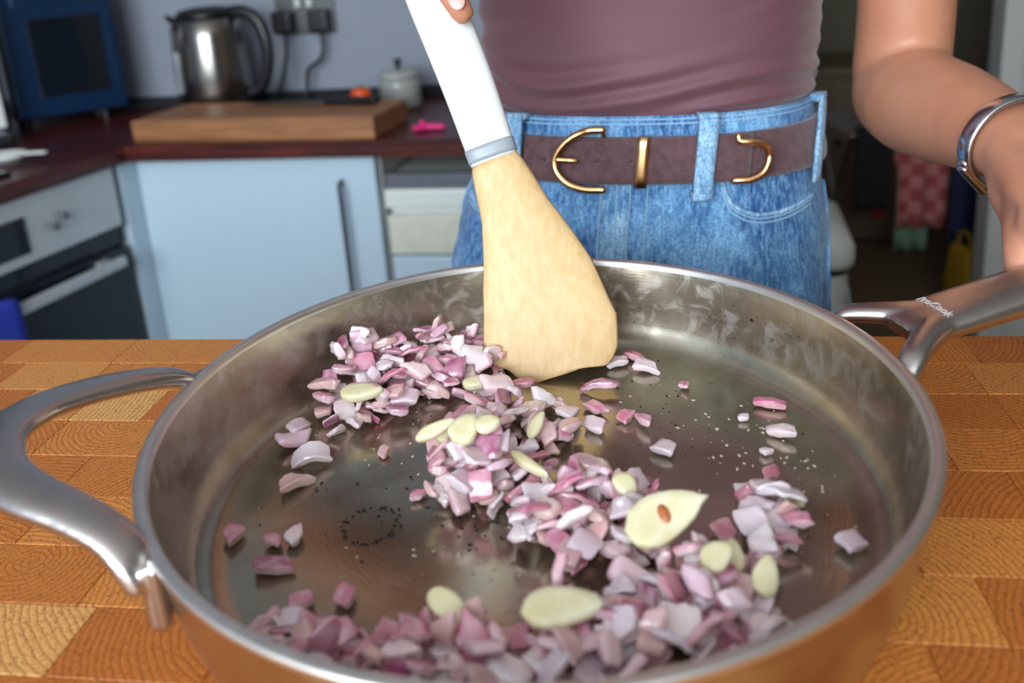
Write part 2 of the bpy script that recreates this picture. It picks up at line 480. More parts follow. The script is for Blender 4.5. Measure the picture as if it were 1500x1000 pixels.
# doorway to the hall: architrave and the white half glazed door standing beside it
struct(box('trim_2', (.885, 2.40, 1.05), (.055, .09, 2.1), M['white'], bev=.006))
dr = thing('door_1', None, None, (1.33, 2.44, 0)); struct(dr)
bmd = bmesh.new()
for c, s in (((-.345, 0, 1.02), (.11, .045, 2.04)), ((.345, 0, 1.02), (.11, .045, 2.04)), ((0, 0, .12), (.58, .045, .24)), ((0, 0, .70), (.58, .045, .16)), ((0, 0, 1.96), (.58, .045, .16))):
    addbox(bmd, c, s)
bmobj('door_frame', bmd, M['white'], dr)
box('door_panel', (0, 0, .43), (.57, .02, .37), M['white'], dr, .008)
box('pane', (0, 0, 1.33), (.57, .01, 1.09), plain('door_glass', (70, 74, 72), .1, Transmission_Weight=.3), dr)
cyl('door_handle', (-.345, -.05, 1.0), .012, .09, M['steel'], dr, axis='Y')

# ------------------------------------------------------------------ island: butcher block worktop the pan stands on
isl = thing('butcher_block_worktop', 'orange oiled end-grain butcher block worktop under the steel pan', 'worktop', (0, .5353, ZT), R(1.3))
BX0, BX1, ROW = -.60, .44, .0367
NROW = 15
box('slab', ((BX0 + BX1) / 2, -.56, -.0225), (BX1 - BX0, 1.12, .037), M['slab'], isl, .002, 1)
box('near_slab', ((BX0 + BX1) / 2, (-NROW * ROW - 1.12) / 2, -.002), (BX1 - BX0, 1.12 - NROW * ROW, .004), M['slab'], isl, .0008, 1)
rng = random.Random(11)
lens = [.046, .055, .064, .073, .084]
protos = {}
for L in lens:
    bm = bmesh.new(); bmesh.ops.create_cube(bm, size=1)
    bmesh.ops.scale(bm, vec=(L - .0003, ROW - .0003, .0038), verts=bm.verts)
    bmesh.ops.bevel(bm, geom=[e for e in bm.edges if all(v.co.z > 0 for v in e.verts)], offset=.0004, segments=1, affect='EDGES')
    me = bpy.data.meshes.new('block'); bm.to_mesh(me); bm.free(); me.materials.append(M['endgrain']); protos[L] = me
for r in range(NROW):
    x = BX0
    while x < BX1 - .03:
        L = rng.choice(lens)
        if BX1 - x - L < .046 and BX1 - x - L > 0:
            L = min(lens, key=lambda q: abs(q - (BX1 - x)))
        if x + L > BX1 + .002: L = max([q for q in lens if x + q <= BX1 + .002] or [.046])
        o = bpy.data.objects.new('block', protos[L]); COL.objects.link(o); o.parent = isl
        o.location = (x + L / 2, -(r + .5) * ROW, -.0019 + rng.uniform(-.00012, .00006))
        if x + L > BX1 - .03:
            e_ = BX1 - x; o.scale.x = e_ / L; o.location.x = x + e_ / 2
        x += L
ic = thing('island_cabinet', 'white kitchen island cabinet carrying the butcher block worktop', 'cabinet', (-.08, 0, 0))
box('carcass', (0, 0, .4775), (.94, .98, .80), M['white'], ic, .004)
box('plinth', (0, 0, .038), (.86, .90, .076), M['darkmatt'], ic)
for i in (-1, 1): 
    dd = box('door', (i * .232, .496, .4775), (.455, .018, .78), M['white'], ic, .003)
    box('handle', (i * .03, .515, .70), (.012, .02, .13), M['steel'], dd, .004)

# ------------------------------------------------------------------ back run of units
def prism(name, poly, z0, z1, mat, parent=None, bev=.0):
    bm = bmesh.new(); vs = [bm.verts.new((x, y, z0)) for x, y in poly]; f = bm.faces.new(vs)
    r = bmesh.ops.extrude_face_region(bm, geom=[f]); bmesh.ops.translate(bm, vec=(0, 0, z1 - z0), verts=[v for v in r['geom'] if isinstance(v, bmesh.types.BMVert)])
    if bev: bmesh.ops.bevel(bm, geom=[e for e in bm.edges if abs(e.verts[0].co.z - e.verts[1].co.z) < 1e-6], offset=bev, segments=3, affect='EDGES')
    return bmobj(name, bm, mat, parent)
CT = .86; TL = .20
ctr = thing('counter_top', 'dark red-brown wooden counter running round the corner of the room', 'counter')
prism('worktop', [(-.973, 1.453), (.05, 1.415), (.05, YB - .002), (XL + .002, YB - .002), (XL + .002, .3), (-.973 - 1.153 * TL, .3)], CT - .03, CT, M['counter'], ctr, .008)
box('upstand', ((XL + .05) / 2, YB - .012, CT + .012), (1.74, .016, .024), M['darkmatt'], ctr, .003)

cab = thing('base_cabinet', 'pale blue gloss base cabinet with one wide door and grey bow handle', 'cabinet', (-.737, 1.70, 0), R(-2.1))
box('carcass', (0, .01, .488), (.490, .38, .676), M['white'], cab)
box('plinth', (0, .03, .075), (.490, .34, .15), M['white'], cab)
d = box('door', (0, -.198, .490), (.484, .02, .664), M['gloss'], cab, .003)
V, F = tube([(.176, -.205, .775), (.178, -.228, .772), (.180, -.232, .74), (.180, -.232, .60), (.180, -.232, .50), (.178, -.228, .462), (.176, -.205, .459)], [(.0055, .0045)] * 7, 10, up=(1, 0, 0), per=4)
mesh('handle', V, F, M['handle_d'], d)
tag(box('corner_post', (-1.018, 1.487, .415), (.056, .05, .826), M['gloss'], bev=.004, rz=R(-8)), 'pale blue vertical corner panel between the oven and the wide door', 'panel')

dw = thing('dishwasher', 'cream white dishwasher under the counter beside the pale blue door', 'dishwasher', (-.227, 1.69, 0), R(-2.1))
box('body', (0, .02, .42), (.515, .40, .70), M['cream'], dw)
box('top_strip', (0, -.188, .770), (.515, .02, .024), M['greystrip'], dw, .002)
cp = box('control_panel', (0, -.196, .738), (.515, .03, .036), M['cream'], dw, .004)
box('grip_recess', (0, -.193, .7135), (.49, .02, .012), M['cream'], dw)
fd = box('front_panel', (0, -.196, .668), (.512, .028, .076), plain('cream_panel', (216, 216, 200), .35), dw, .003)
box('door', (0, -.194, .355), (.512, .028, .54), M['gloss'], dw, .003)
box('plinth', (0, .0, .035), (.48, .36, .07), M['darkmatt'], dw)

# ------------------------------------------------------------------ left run: oven under the counter (local x runs towards the island, local y out of the front)
ang = math.atan2(-1, -TL)
ov = thing('built_in_oven', 'built-in steel oven with dark glass door under the ceramic hob', 'oven', (-.973, 1.453, 0), ang)
box('body', (.34, -.24, .44), (.60, .42, .70), M['darkmatt'], ov)
pn = box('control_panel', (.33, -.028, .772), (.62, .022, .112), M['ovensteel'], ov, .002)
box('display', (.300, -.0155, .765), (.15, .004, .062), M['blackgl'], pn, .001)
for i, x in enumerate((.150, .172, .52)):
    kn = cyl('knob', (x, -.010, .775 - .012 * (i == 1)), .008, .008, M['greystrip'], pn, axis='Y', bev=.002)
box('vent_gap', (.33, -.034, .698), (.62, .012, .036), M['blackgl'], ov)
od = box('door', (.33, -.030, .40), (.62, .024, .55), M['blackgl'], ov, .004)
hb = box('handle', (.34, .012, .660), (.56, .014, .020), M['ovensteel'], od, .005)
for x in (.09, .59): box('bracket', (x, -.006, .660), (.02, .03, .014), M['ovensteel'], od)
box('plinth', (.34, -.08, .045), (.60, .05, .09), M['white'], ov)
# blue towel over the oven handle
def cloth_drape(name, w, top, front, back, th, mat, parent=None, wob=.006, seed=1, n=14):
    rg = random.Random(seed); ph = rg.uniform(0, 6)
    prof = [(back_y, z) for back_y, z in ()]
    path = []
    for k in range(9): path.append((-.013, top - back + back * k / 8))
    for k in range(1, 6): a = PI * (1 - k / 6); path.append((.013 * math.cos(a), top + .011 * math.sin(a)))
    for k in range(9): path.append((.013, top - front * k / 8))
    V = []; F = []
    m = len(path)
    for side in (0, 1):
        for i in range(n + 1):
            x = -w / 2 + w * i / n
            for k, (y, z) in enumerate(path):
                dn = (top - z) / max(front, .01)
                nx = 1 if k > m / 2 else -1
                off = th * side * nx * (1 if not 8 < k < 14 else .8)
                yy = y + (wob * math.sin(i * 1.1 + ph) * max(dn, 0)) * nx + off
                zz = z + (th * side if 8 < k < 14 else 0)
                V.append((x, yy, zz))
    N = (n + 1) * m
    for i in range(n):
        for k in range(m - 1):
            a = i * m + k; F.append((a, a + 1, a + m + 1, a + m)); F.append((N + a, N + a + m, N + a + m + 1, N + a + 1))
    for i in range(n):
        a = i * m; F.append((a, a + m, N + a + m, N + a)); a = i * m + m - 1; F.append((a, N + a, N + a + m, a + m))
    for k in range(m - 1):
        F.append((k, N + k, N + k + 1, k + 1)); a = n * m + k; F.append((a, a + 1, N + a + 1, N + a))
    return mesh(name, V, F, mat, parent)
tw = cloth_drape('kitchen_towel', .20, .668, .28, .10, .0025, M['cloth_b'])
tw.matrix_world = Matrix.Translation((-.973, 1.453, 0)) @ Matrix.Rotation(ang, 4, 'Z') @ Matrix.Translation((.40, .012, 0.0045))
tag(tw, 'royal blue towel hanging over the oven handle', 'towel')

# ------------------------------------------------------------------ things on the counter
mw = thing('microwave', 'dark blue microwave with black window in the corner of the counter', 'microwave', (-1.318, 1.765, CT + .0005), R(45))
box('body', (.012, -.030, .165), (.230, .110, .29), M['blue'], mw, .012)
md = box('door', (.012, -.094, .165), (.226, .022, .28), M['blue'], mw, .008)
box('window', (.024, -.1055, .150), (.140, .004, .165), M['blackgl'], md, .002)
box('door_edge', (-.088, -.107, .165), (.014, .006, .27), M['blue'], md, .003)
box('control_strip', (.008, -.1055, .268), (.15, .003, .022), M['blue'], md, .001)
for sx in (-1, 1):
    for sy in (-1, 1): cyl('foot', (sx * .08, -.030 + sy * .038, .010), .010, .020, M['black'], mw)
cf = thing('coffee_machine', 'black coffee machine with white front panel beside the blue microwave', 'coffee machine', (-1.365, 1.532, CT), R(42))
box('body', (0, .015, .150), (.16, .12, .26), M['black'], cf, .012)
box('base', (0, -.02, .012), (.16, .18, .024), M['black'], cf, .006)
box('front_panel', (.015, -.0485, .105), (.115, .008, .15), M['white'], cf, .003)
box('drip_tray', (0, -.08, .022), (.13, .050, .010), M['greystrip'], cf, .002)
hob = thing('ceramic_hob', 'flat black ceramic hob let into the counter above the oven', 'hob', (-.973, 1.453, CT), ang)
box('glass', (.42, -.22, .004), (.44, .34, .008), M['blackgl'], hob, .002)
for x, y in ((.31, -.14), (.31, -.30), (.53, -.14), (.53, -.30)):
    V, F = lathe([(.058, .0082), (.061, .0082), (.061, .0086), (.058, .0086), (.058, .0082)], 32)
    mesh('ring', [(a + x, b + y, c) for a, b, c in V], F, M['greystrip'], hob)
sp = thing('spoon_rest', 'small white ceramic spoon rest on the hob corner', 'spoon rest', (-1.135, 1.345, CT + .0082), R(10))
V, F = lathe([(0, 0), (.022, 0), (.028, .004), (.032, .011), (.030, .012), (.026, .006), (0, .004)], 32)
mesh('dish', [(x * 1.3, y, z) for x, y, z in V], F, M['white'], sp)
V, F = tube([(.036, 0, .009), (.055, 0, .010), (.075, 0, .009)], [(.008, .003), (.009, .003), (.007, .003)], 10)
mesh('grip', V, F, M['white'], sp)

# kettle
kt = thing('kettle', 'steel jug kettle with black handle and spout behind the chopping board', 'kettle', (-.925, 1.755, CT), 0)
V, F = lathe([(0, .0), (.074, .0), (.078, .004), (.078, .016), (.072, .020), (0, .020)], 48); mesh('base', V, F, M['black'], kt)
V, F = lathe([(0, .0205), (.071, .0205), (.073, .028), (.072, .10), (.068, .17), (.063, .205), (.060, .207), (0, .207)], 64); mesh('body', V, F, M['steel'], kt)
V, F = lathe([(0, .207), (.0625, .207), (.063, .216), (.056, .226), (.03, .231), (0, .232)], 48); lid = mesh('lid', V, F, M['black'], kt)
V, F = tube([(-.058, -.010, .196), (-.072, -.012, .206), (-.083, -.014, .214)], [(.020, .010), (.014, .008), (.008, .005)], 14); mesh('spout', V, F, M['black'], kt)
V, F = tube([(-.0655, -.032, .03), (-.066, -.032, .10), (-.062, -.030, .19)], [(.008, .012)] * 3, 12, up=(0, 1, 0)); wg = mesh('water_gauge', V, F, M['black'], kt)
V, F = tube([(-.058, -.050, .06), (-.056, -.049, .14)], [(.006, .005)] * 2, 10, up=(0, 1, 0)); mesh('gauge_window', V, F, plain('gauge_grey', (140, 146, 150), .2), wg)
V, F = tube([(.050, .0, .213), (.080, 0, .216), (.110, 0, .196), (.124, 0, .150), (.120, 0, .100), (.100, 0, .055), (.072, 0, .045)], [(.014, .009), (.014, .010), (.014, .011), (.014, .011), (.013, .010), (.012, .009), (.012, .009)], 14, up=(0, 1, 0), per=5)
mesh('handle', V, F, M['black'], kt)

# chopping board and knife
cb = thing('chopping_board', 'thick wooden chopping board lying on the red-brown counter', 'chopping board', (-.722, 1.555, CT), R(-5.5))
box('board', (0, 0, .0205), (.495, .17, .041), M['board'], cb, .004, 2)
V, F = join([tube([(-.228, -.075, .0412), (.228, -.075, .0412)], .0016, 6), tube([(-.228, .075, .0412), (.228, .075, .0412)], .0016, 6)])
mesh('juice_groove', V, F, M['board'], cb)
kf = thing('kitchen_knife', 'kitchen knife with black handle lying on the chopping board', 'knife', (-.60, 1.580, CT + .0415), R(-6))
V, F = tube([(-.015, 0, .008), (.02, 0, .009), (.06, -.002, .008), (.085, -.003, .009)], [(.010, .007), (.011, .008), (.010, .0075), (.012, .008)], 12, per=3)
mesh('handle', V, F, M['black'], kf)
bm = bmesh.new(); pts = [(-.016, -.010), (-.016, .012), (-.12, .012), (-.175, .006), (-.19, -.002), (-.15, -.010)]
vs = [bm.verts.new((x, y, .007)) for x, y in pts]; f = bm.faces.new(vs); r = bmesh.ops.extrude_face_region(bm, geom=[f]); bmesh.ops.translate(bm, vec=(0, 0, .0016), verts=[v for v in r['geom'] if isinstance(v, bmesh.types.BMVert)])
bmobj('blade', bm, plain('dull_blade', (70, 72, 76), .3, .9), kf)
for x in (.01, .05): cyl('rivet', (x, 0, .0165), .0025, .002, M['steel'], kf, 10)

# lidded jar, tomato, pink clip
jr = thing('lidded_jar', 'squat grey lidded jar with dark knob by the wall', 'jar', (-.520, 1.755, CT))
V, F = lathe([(0, 0), (.038, 0), (.043, .006), (.044, .05), (.042, .062), (.038, .064), (0, .064)], 40); mesh('pot', V, F, M['jar'], jr)
V, F = lathe([(0, .0645), (.044, .0645), (.045, .069), (.040, .076), (.02, .081), (0, .082)], 40); jl = mesh('lid', V, F, M['jar'], jr)
V, F = lathe([(0, .082), (.005, .083), (.005, .088), (.009, .094), (.008, .101), (0, .104)], 20); mesh('knob', V, F, M['knobdk'], jl)
to = thing('tomato', 'small orange-red tomato on the end of the chopping board', 'tomato', (-.553, 1.600, CT + .0412))
V, F = lathe([(0, .001), (.010, .0), (.017, .006), (.0195, .014), (.018, .022), (.012, .028), (.004, .0275), (0, .0265)], 28); mesh('fruit', V, F, M['orange'], to)
V, F = join([tube([(0, 0, .0265), (.006 * math.cos(a), .006 * math.sin(a), .0295), (.011 * math.cos(a), .011 * math.sin(a), .0285)], [.0014, .0012, .0006], 6) for a in [k * 2 * PI / 5 for k in range(5)]])
mesh('calyx', V, F, M['green'], to)
pk = thing('bag_clip', 'bright pink plastic bag clip on the counter beside the chopping board', 'clip', (-.405, 1.510, CT), R(15))
V, F = tube([(-.022, 0, .006), (.0, .003, .007), (.03, .006, .006)], [(.006, .005), (.007, .006), (.004, .004)], 10, per=3); mesh('jaw', V, F, M['pink'], pk)
V, F = tube([(-.020, -.006, .007), (.0, -.002, .008), (.028, -.010, .006)], [(.006, .005), (.006, .006), (.004, .004)], 10, per=3); mesh('jaw', V, F, M['pink'], pk)
V, F = tube([(-.008, -.004, .010), (-.008, -.004, .017)], .005, 12); mesh('pivot', V, F, M['pink'], pk)

# double socket, plugs and flexes
so = thing('double_socket', 'brushed metal double wall socket above the counter', 'socket', (-.762, YB, 1.055))
box('plate', (0, -.005, 0), (.136, .010, .090), M['plate'], so, .003)
for sx in (-.03, .03): box('switch', (sx * .45, -.012, .025), (.012, .006, .020), M['white'], so, .002)
for i, (x, lb) in enumerate(((-.806, 'black plug with flex running to the kettle, in the wall socket'), (-.722, 'black plug with flex dropping to the counter, in the wall socket'))):
    pg = thing('plug', lb, 'plug', (x, YB - .011, 1.040))
    box('body', (0, -.018, 0), (.046, .034, .050), M['black'], pg, .008, 3)
    if i == 0: P = [(0, -.02, -.02), (.0, -.022, -.055), (-.004, -.03, -.09), (-.012, -.05, -.135), (-.024, -.08, -.165), (-.034, -.095, -.1742)]
    else: P = [(0, -.02, -.02), (.002, -.022, -.060), (-.008, -.025, -.085), (-.035, -.028, -.105), (-.043, -.03, -.14), (-.045, -.04, -.172), (-.03, -.06, -.1735)]
    V, F = tube(P, .0045, 10, per=6); mesh('flex', V, F, M['black'], pg)

# ------------------------------------------------------------------ bin and hall
bn = thing('pedal_bin', 'white plastic pedal bin with a black seam below its lid', 'bin', (.215, 1.63, 0), R(-4))
def rrect(w, d, r, z, n=5):
    P = []
    for cx_, cy_, a0 in ((w / 2 - r, d / 2 - r, 0), (-w / 2 + r, d / 2 - r, 90), (-w / 2 + r, -d / 2 + r, 180), (w / 2 - r, -d / 2 + r, 270)):
        for k in range(n + 1): a = R(a0 + 90 * k / n); P.append((cx_ + r * math.cos(a), cy_ + r * math.sin(a), z))
    return P
V, F = loft([rrect(.21, .21, .03, 0), rrect(.225, .22, .03, .02), rrect(.25, .245, .035, .575)]); mesh('body', V, F, M['bin'], bn, smooth=False)
V, F = loft([rrect(.252, .247, .035, .5752), rrect(.252, .247, .035, .588)]); mesh('seam', V, F, M['black'], bn, smooth=False)
V, F = loft([rrect(.262, .258, .036, .5882), rrect(.270, .264, .040, .598), rrect(.270, .264, .040, .622), rrect(.250, .25, .045, .645), rrect(.20, .20, .05, .662), rrect(.10, .10, .045, .668)]); mesh('lid', V, F, M['bin'], bn)
box('pedal', (0, -.118, .025), (.07, .03, .012), M['black'], bn, .004)

hc = thing('hall_cabinet', 'taupe low cabinet at the end of the dim hall', 'cabinet', (.62, 3.45, 0))
box('carcass', (0, 0, .33), (.62, .36, .62), M['taupe'], hc, .004)
box('top', (0, -.01, .655), (.66, .40, .03), M['taupe'], hc, .006)
for sx in (-1, 1):
    dd = box('door', (sx * .152, -.188, .34), (.296, .016, .56), M['taupe'], hc, .003); cyl('knob', (sx * .03, -.205, .40), .012, .024, M['black'], dd, 12, 'Y')
    for sy in (-1, 1): box('foot', (sx * .27, sy * .14, .01), (.04, .04, .02), M['taupe'], hc)
bg = thing('black_bag', 'black cloth bag standing on the hall floor beside the clothes airer', 'bag', (.40, 2.58, 0))
rings = []
for z, w, dp in ((0, .09, .08), (.06, .11, .10), (.22, .11, .09), (.38, .09, .07), (.50, .07, .04), (.53, .06, .025)):
    rings.append([(w * math.cos(a) * (1 + .06 * math.sin(5 * a + z * 9)), dp * math.sin(a) * (1 + .06 * math.cos(4 * a + z * 7)), z) for a in [2 * PI * k / 28 for k in range(28)]])
V, F = loft(rings); mesh('sack', V, F, M['blackcl'], bg)
V, F = tube([(-.06, 0, .52), (-.05, 0, .60), (0, 0, .63), (.05, 0, .60), (.06, 0, .52)], .008, 8, up=(0, 1, 0), per=4); mesh('strap', V, F, M['blackcl'], bg)

ar = thing('clothes_airer', 'low metal clothes airer hung with washing in the hall', 'airer', (.80, 2.84, 0), R(6))
for sx in (-1, 1):
    V, F = tube([(sx * .24, -.20, .006), (sx * .24, .16, .56)], .006, 8); mesh('leg', V, F, M['silver'], ar)
    V, F = tube([(sx * .24, .20, .006), (sx * .24, -.16, .56)], .006, 8); mesh('leg', V, F, M['silver'], ar)
for y in (-.16, -.08, 0, .08, .16):
    V, F = tube([(-.25, y, .56), (.25, y, .56)], .004, 8); mesh('rail', V, F, M['silver'], ar)
def on_airer(name, x, y, w, drop, mat, label, cat, seed):
    o = cloth_drape(name, w, .563, drop, .12, .003, mat, None, .012, seed)
    o.matrix_world = Matrix.Translation((.80, 2.84, 0)) @ Matrix.Rotation(R(6 + 180), 4, 'Z') @ Matrix.Rotation(PI, 4, 'Z') @ Matrix.Scale(-1, 4, (0, 1, 0)) @ Matrix.Translation((x, -y, .006))
    o.data.flip_normals()
    return tag(o, label, cat)
on_airer('hanging_towel', -.035, -.16, .15, .30, M['check'], 'pink checked towel hanging from the clothes airer', 'towel', 3)
on_airer('hanging_cloth', -.03, -.08, .11, .40, M['greencl'], 'pale green cloth hanging behind the pink checked towel', 'cloth', 4)
nv = on_airer('hanging_jumper', .125, -.16, .15, .36, M['navy'], 'navy jumper with pale round badge hanging from the clothes airer', 'jumper', 5)
bd = cyl('badge', (0, .0, 0), .014, .003, M['silver'], nv, 16, 'Y'); bd.location = (.01, .024, .38)
on_airer('hanging_scarf', -.185, -.16, .09, .24, M['blackcl'], 'black scarf hanging at the end of the clothes airer', 'scarf', 6)
on_airer('hanging_sock', -.135, -.08, .045, .29, M['redcl'], 'bright red sock hanging between scarf and pink towel', 'sock', 7)
yb = thing('yellow_bag', 'yellow folded bag standing on the hall floor by the door frame', 'bag', (.868, 2.54, 0), R(10))
V, F = loft([rrect(.045, .12, .010, 0), rrect(.050, .125, .010, .12), rrect(.036, .11, .008, .22), rrect(.020, .10, .006, .25)]); mesh('sack', V, F, M['yellow'], yb)
V, F = tube([(0, -.03, .25), (0, -.03, .28), (0, 0, .295), (0, .03, .28), (0, .03, .25)], .004, 8, up=(1, 0, 0), per=3); mesh('strap', V, F, M['yellow'], yb)

# ------------------------------------------------------------------ the pan
PCX, PCY = -.0556, .3388
FLOOR = .020                     # inner floor above the worktop
pan = thing('saute_pan', 'wide stainless steel saute pan with loop handle and long handle', 'pan', (PCX, PCY, ZT))
outer = [(0, .0), (.128, .0), (.134, .0015), (.140, .006), (.146, .012), (.152, .020), (.1555, .032), (.1585, .048), (.1605, .060), (.1615, .0655)]
rimp = [(.1622, .0670), (.1624, .0682), (.1620, .0690), (.1612, .0693), (.1590, .0693), (.1580, .0690), (.1574, .0682)]
inner = [(.1568, .066), (.1552, .055), (.1538, .043), (.1524, .033), (.1500, .0265), (.1460, .0222), (.1400, .0203), (.132, FLOOR), (.10, FLOOR), (.06, FLOOR), (.02, FLOOR), (0, FLOOR)]
V, F = lathe(outer + rimp + inner, 160)
bo = mesh('body', V, F, parent=pan, mats=[M['pan_out'], M['rim'], M['pan_in']])
for p in bo.data.polygons:
    z = p.center.z; r = math.hypot(p.center.x, p.center.y)
    up = p.normal.z
    ri = .1568 - (.066 - z) * .14
    if z > .0655: p.material_index = 1
    elif z >= FLOOR - 1e-5 and r < .1568 and (r < .147 or r < ri + .0012) and not (z < .033 and r > .1515): p.material_index = 2
    else: p.material_index = 0

# loop handle
AL = R(201.0)
half = [(.1505, .0668, .058), (.1530, .0655, .0665), (.1600, .0590, .0730), (.1740, .0490, .0780), (.1900, .0380, .0815), (.2045, .0230, .0840)]
rr = [(.0046, .0076), (.0046, .0076), (.0044, .0080), (.0044, .0088), (.0044, .0100), (.0044, .0110)]
# section stays flat: wide axis lies in the plane of the loop
def flat_tube(P, rad, per=6, n=18, exp=2.6):
    ra = interp([r[0] for r in rad], per); rb = interp([r[1] for r in rad], per); Q = catmull(P, per); rings = []
    for i, p in enumerate(Q):
        d = (Q[min(i + 1, len(Q) - 1)] - Q[max(i - 1, 0)]).normalized()
        w = Vector((0, 0, 1)).cross(d)
        if w.length < 1e-3: w = Vector((0, 1, 0))
        w.normalize(); t = d.cross(w).normalized(); ring = []
        for k in range(n):
            a = 2 * PI * k / n; e = 2 / exp
            ring.append(p + w * (rb[i] * math.copysign(abs(math.cos(a)) ** e, math.cos(a))) + t * (ra[i] * math.copysign(abs(math.sin(a)) ** e, math.sin(a))))
        rings.append(ring)
    return loft(rings)
core = half + [(.2120, 0, .0855)] + [(u, -v, z) for u, v, z in half[::-1]]
crad = rr + [(.0044, .0122)] + rr[::-1]
parts = [flat_tube(core, crad)]
def tabbox(u, v, z0, z1, w, t, ang):
    bm = bmesh.new(); bmesh.ops.create_cube(bm, size=1); bmesh.ops.scale(bm, vec=(t, w, z1 - z0), verts=bm.verts)
    bmesh.ops.bevel(bm, geom=bm.edges[:], offset=.0025, segments=3, affect='EDGES')
    bmesh.ops.rotate(bm, cent=(0, 0, 0), matrix=Matrix.Rotation(ang, 3, 'Z'), verts=bm.verts)
    bmesh.ops.translate(bm, vec=(u, v, (z0 + z1) / 2), verts=bm.verts)
    vs = [v.co.copy() for v in bm.verts]; bm.verts.index_update(); fs = [tuple(q.index for q in f.verts) for f in bm.faces]; bm.free(); return vs, fs
for s in (1, -1):
    a = s * math.asin(.066 / .163)
    parts.append(tabbox(.1625 * math.cos(a) - .0005, .1625 * math.sin(a), .040, .0695, .017, .0075, a))
parts = [xf(p, Matrix.Rotation(AL, 4, 'Z')) for p in parts]
lh = fused('loop_handle', parts, .0011, M['hsteel'], pan, 6)

# long handle: two prongs that meet in a broad flat grip
AR = R(21.0)
zz = lambda u: .0660 + (u - .165) * .14
g = [xf(p, Matrix.Rotation(AR, 4, 'Z')) for p in (
    flat_tube([(.179, 0, zz(.179)), (.187, 0, zz(.187)), (.21, 0, zz(.21)), (.25, 0, zz(.25)), (.30, 0, zz(.30)), (.36, 0, zz(.36)), (.395, 0, zz(.395)), (.405, 0, zz(.405))],
              [(.0035, .012), (.0050, .0165), (.0062, .0170), (.0072, .0165), (.0078, .0150), (.0072, .0145), (.0060, .0130), (.0035, .008)], exp=2.8),
    flat_tube([(.1630, .0285, .056), (.1636, .0285, .0610), (.1665, .0270, .0655), (.172, .0230, .0680), (.186, .0130, .0700), (.196, .0080, .0710)],
              [(.0040, .0060)] * 2 + [(.0042, .0060), (.0044, .0062), (.0048, .0075), (.0048, .0080)]),
    flat_tube([(.1630, -.0285, .056), (.1636, -.0285, .0610), (.1665, -.0270, .0655), (.172, -.0230, .0680), (.186, -.0130, .0700), (.196, -.0080, .0710)],
              [(.0040, .0060)] * 2 + [(.0042, .0060), (.0044, .0062), (.0048, .0075), (.0048, .0080)]),
    tabbox(.1622, .0280, .038, .066, .014, .0055, .17), tabbox(.1622, -.0280, .038, .066, .014, .0055, -.17))]
rh = fused('long_handle', g, .0011, M['hsteel'], pan, 6)
tc = bpy.data.curves.new('lettering', 'FONT'); tc.body = 'ProCook'; tc.size = .0062; tc.extrude = .00012; tc.align_x = 'CENTER'; tc.align_y = 'CENTER'
to_ = bpy.data.objects.new('lettering', tc); COL.objects.link(to_)
bpy.context.view_layer.update()
tm = bpy.data.meshes.new_from_object(to_.evaluated_get(bpy.context.evaluated_depsgraph_get())); bpy.data.objects.remove(to_)
tm.materials.clear(); tm.materials.append(M['etched']); tm.name = 'lettering'
# wrap the lettering on to the crowned top of the grip
to_ = bpy.data.objects.new('lettering', tm); COL.objects.link(to_)
mtx = Matrix.Rotation(AR, 4, 'Z') @ Matrix.Translation((.1985, .001, 0)) @ Matrix.Rotation(R(-90), 4, 'Z')
for v in tm.vertices:
    w = v.co.copy(); q = mtx @ Vector((w.x, w.y, 0))
    loc = Matrix.Rotation(-AR, 4, 'Z') @ q
    half_w = .0168; k = min(.98, abs(loc.y) / half_w)
    top = zz(loc.x) + .0059 * (1 - k ** 2.8) ** (1 / 2.8)
    v.co = (q.x, q.y, top + .0003 + w.z)
to_.parent = rh

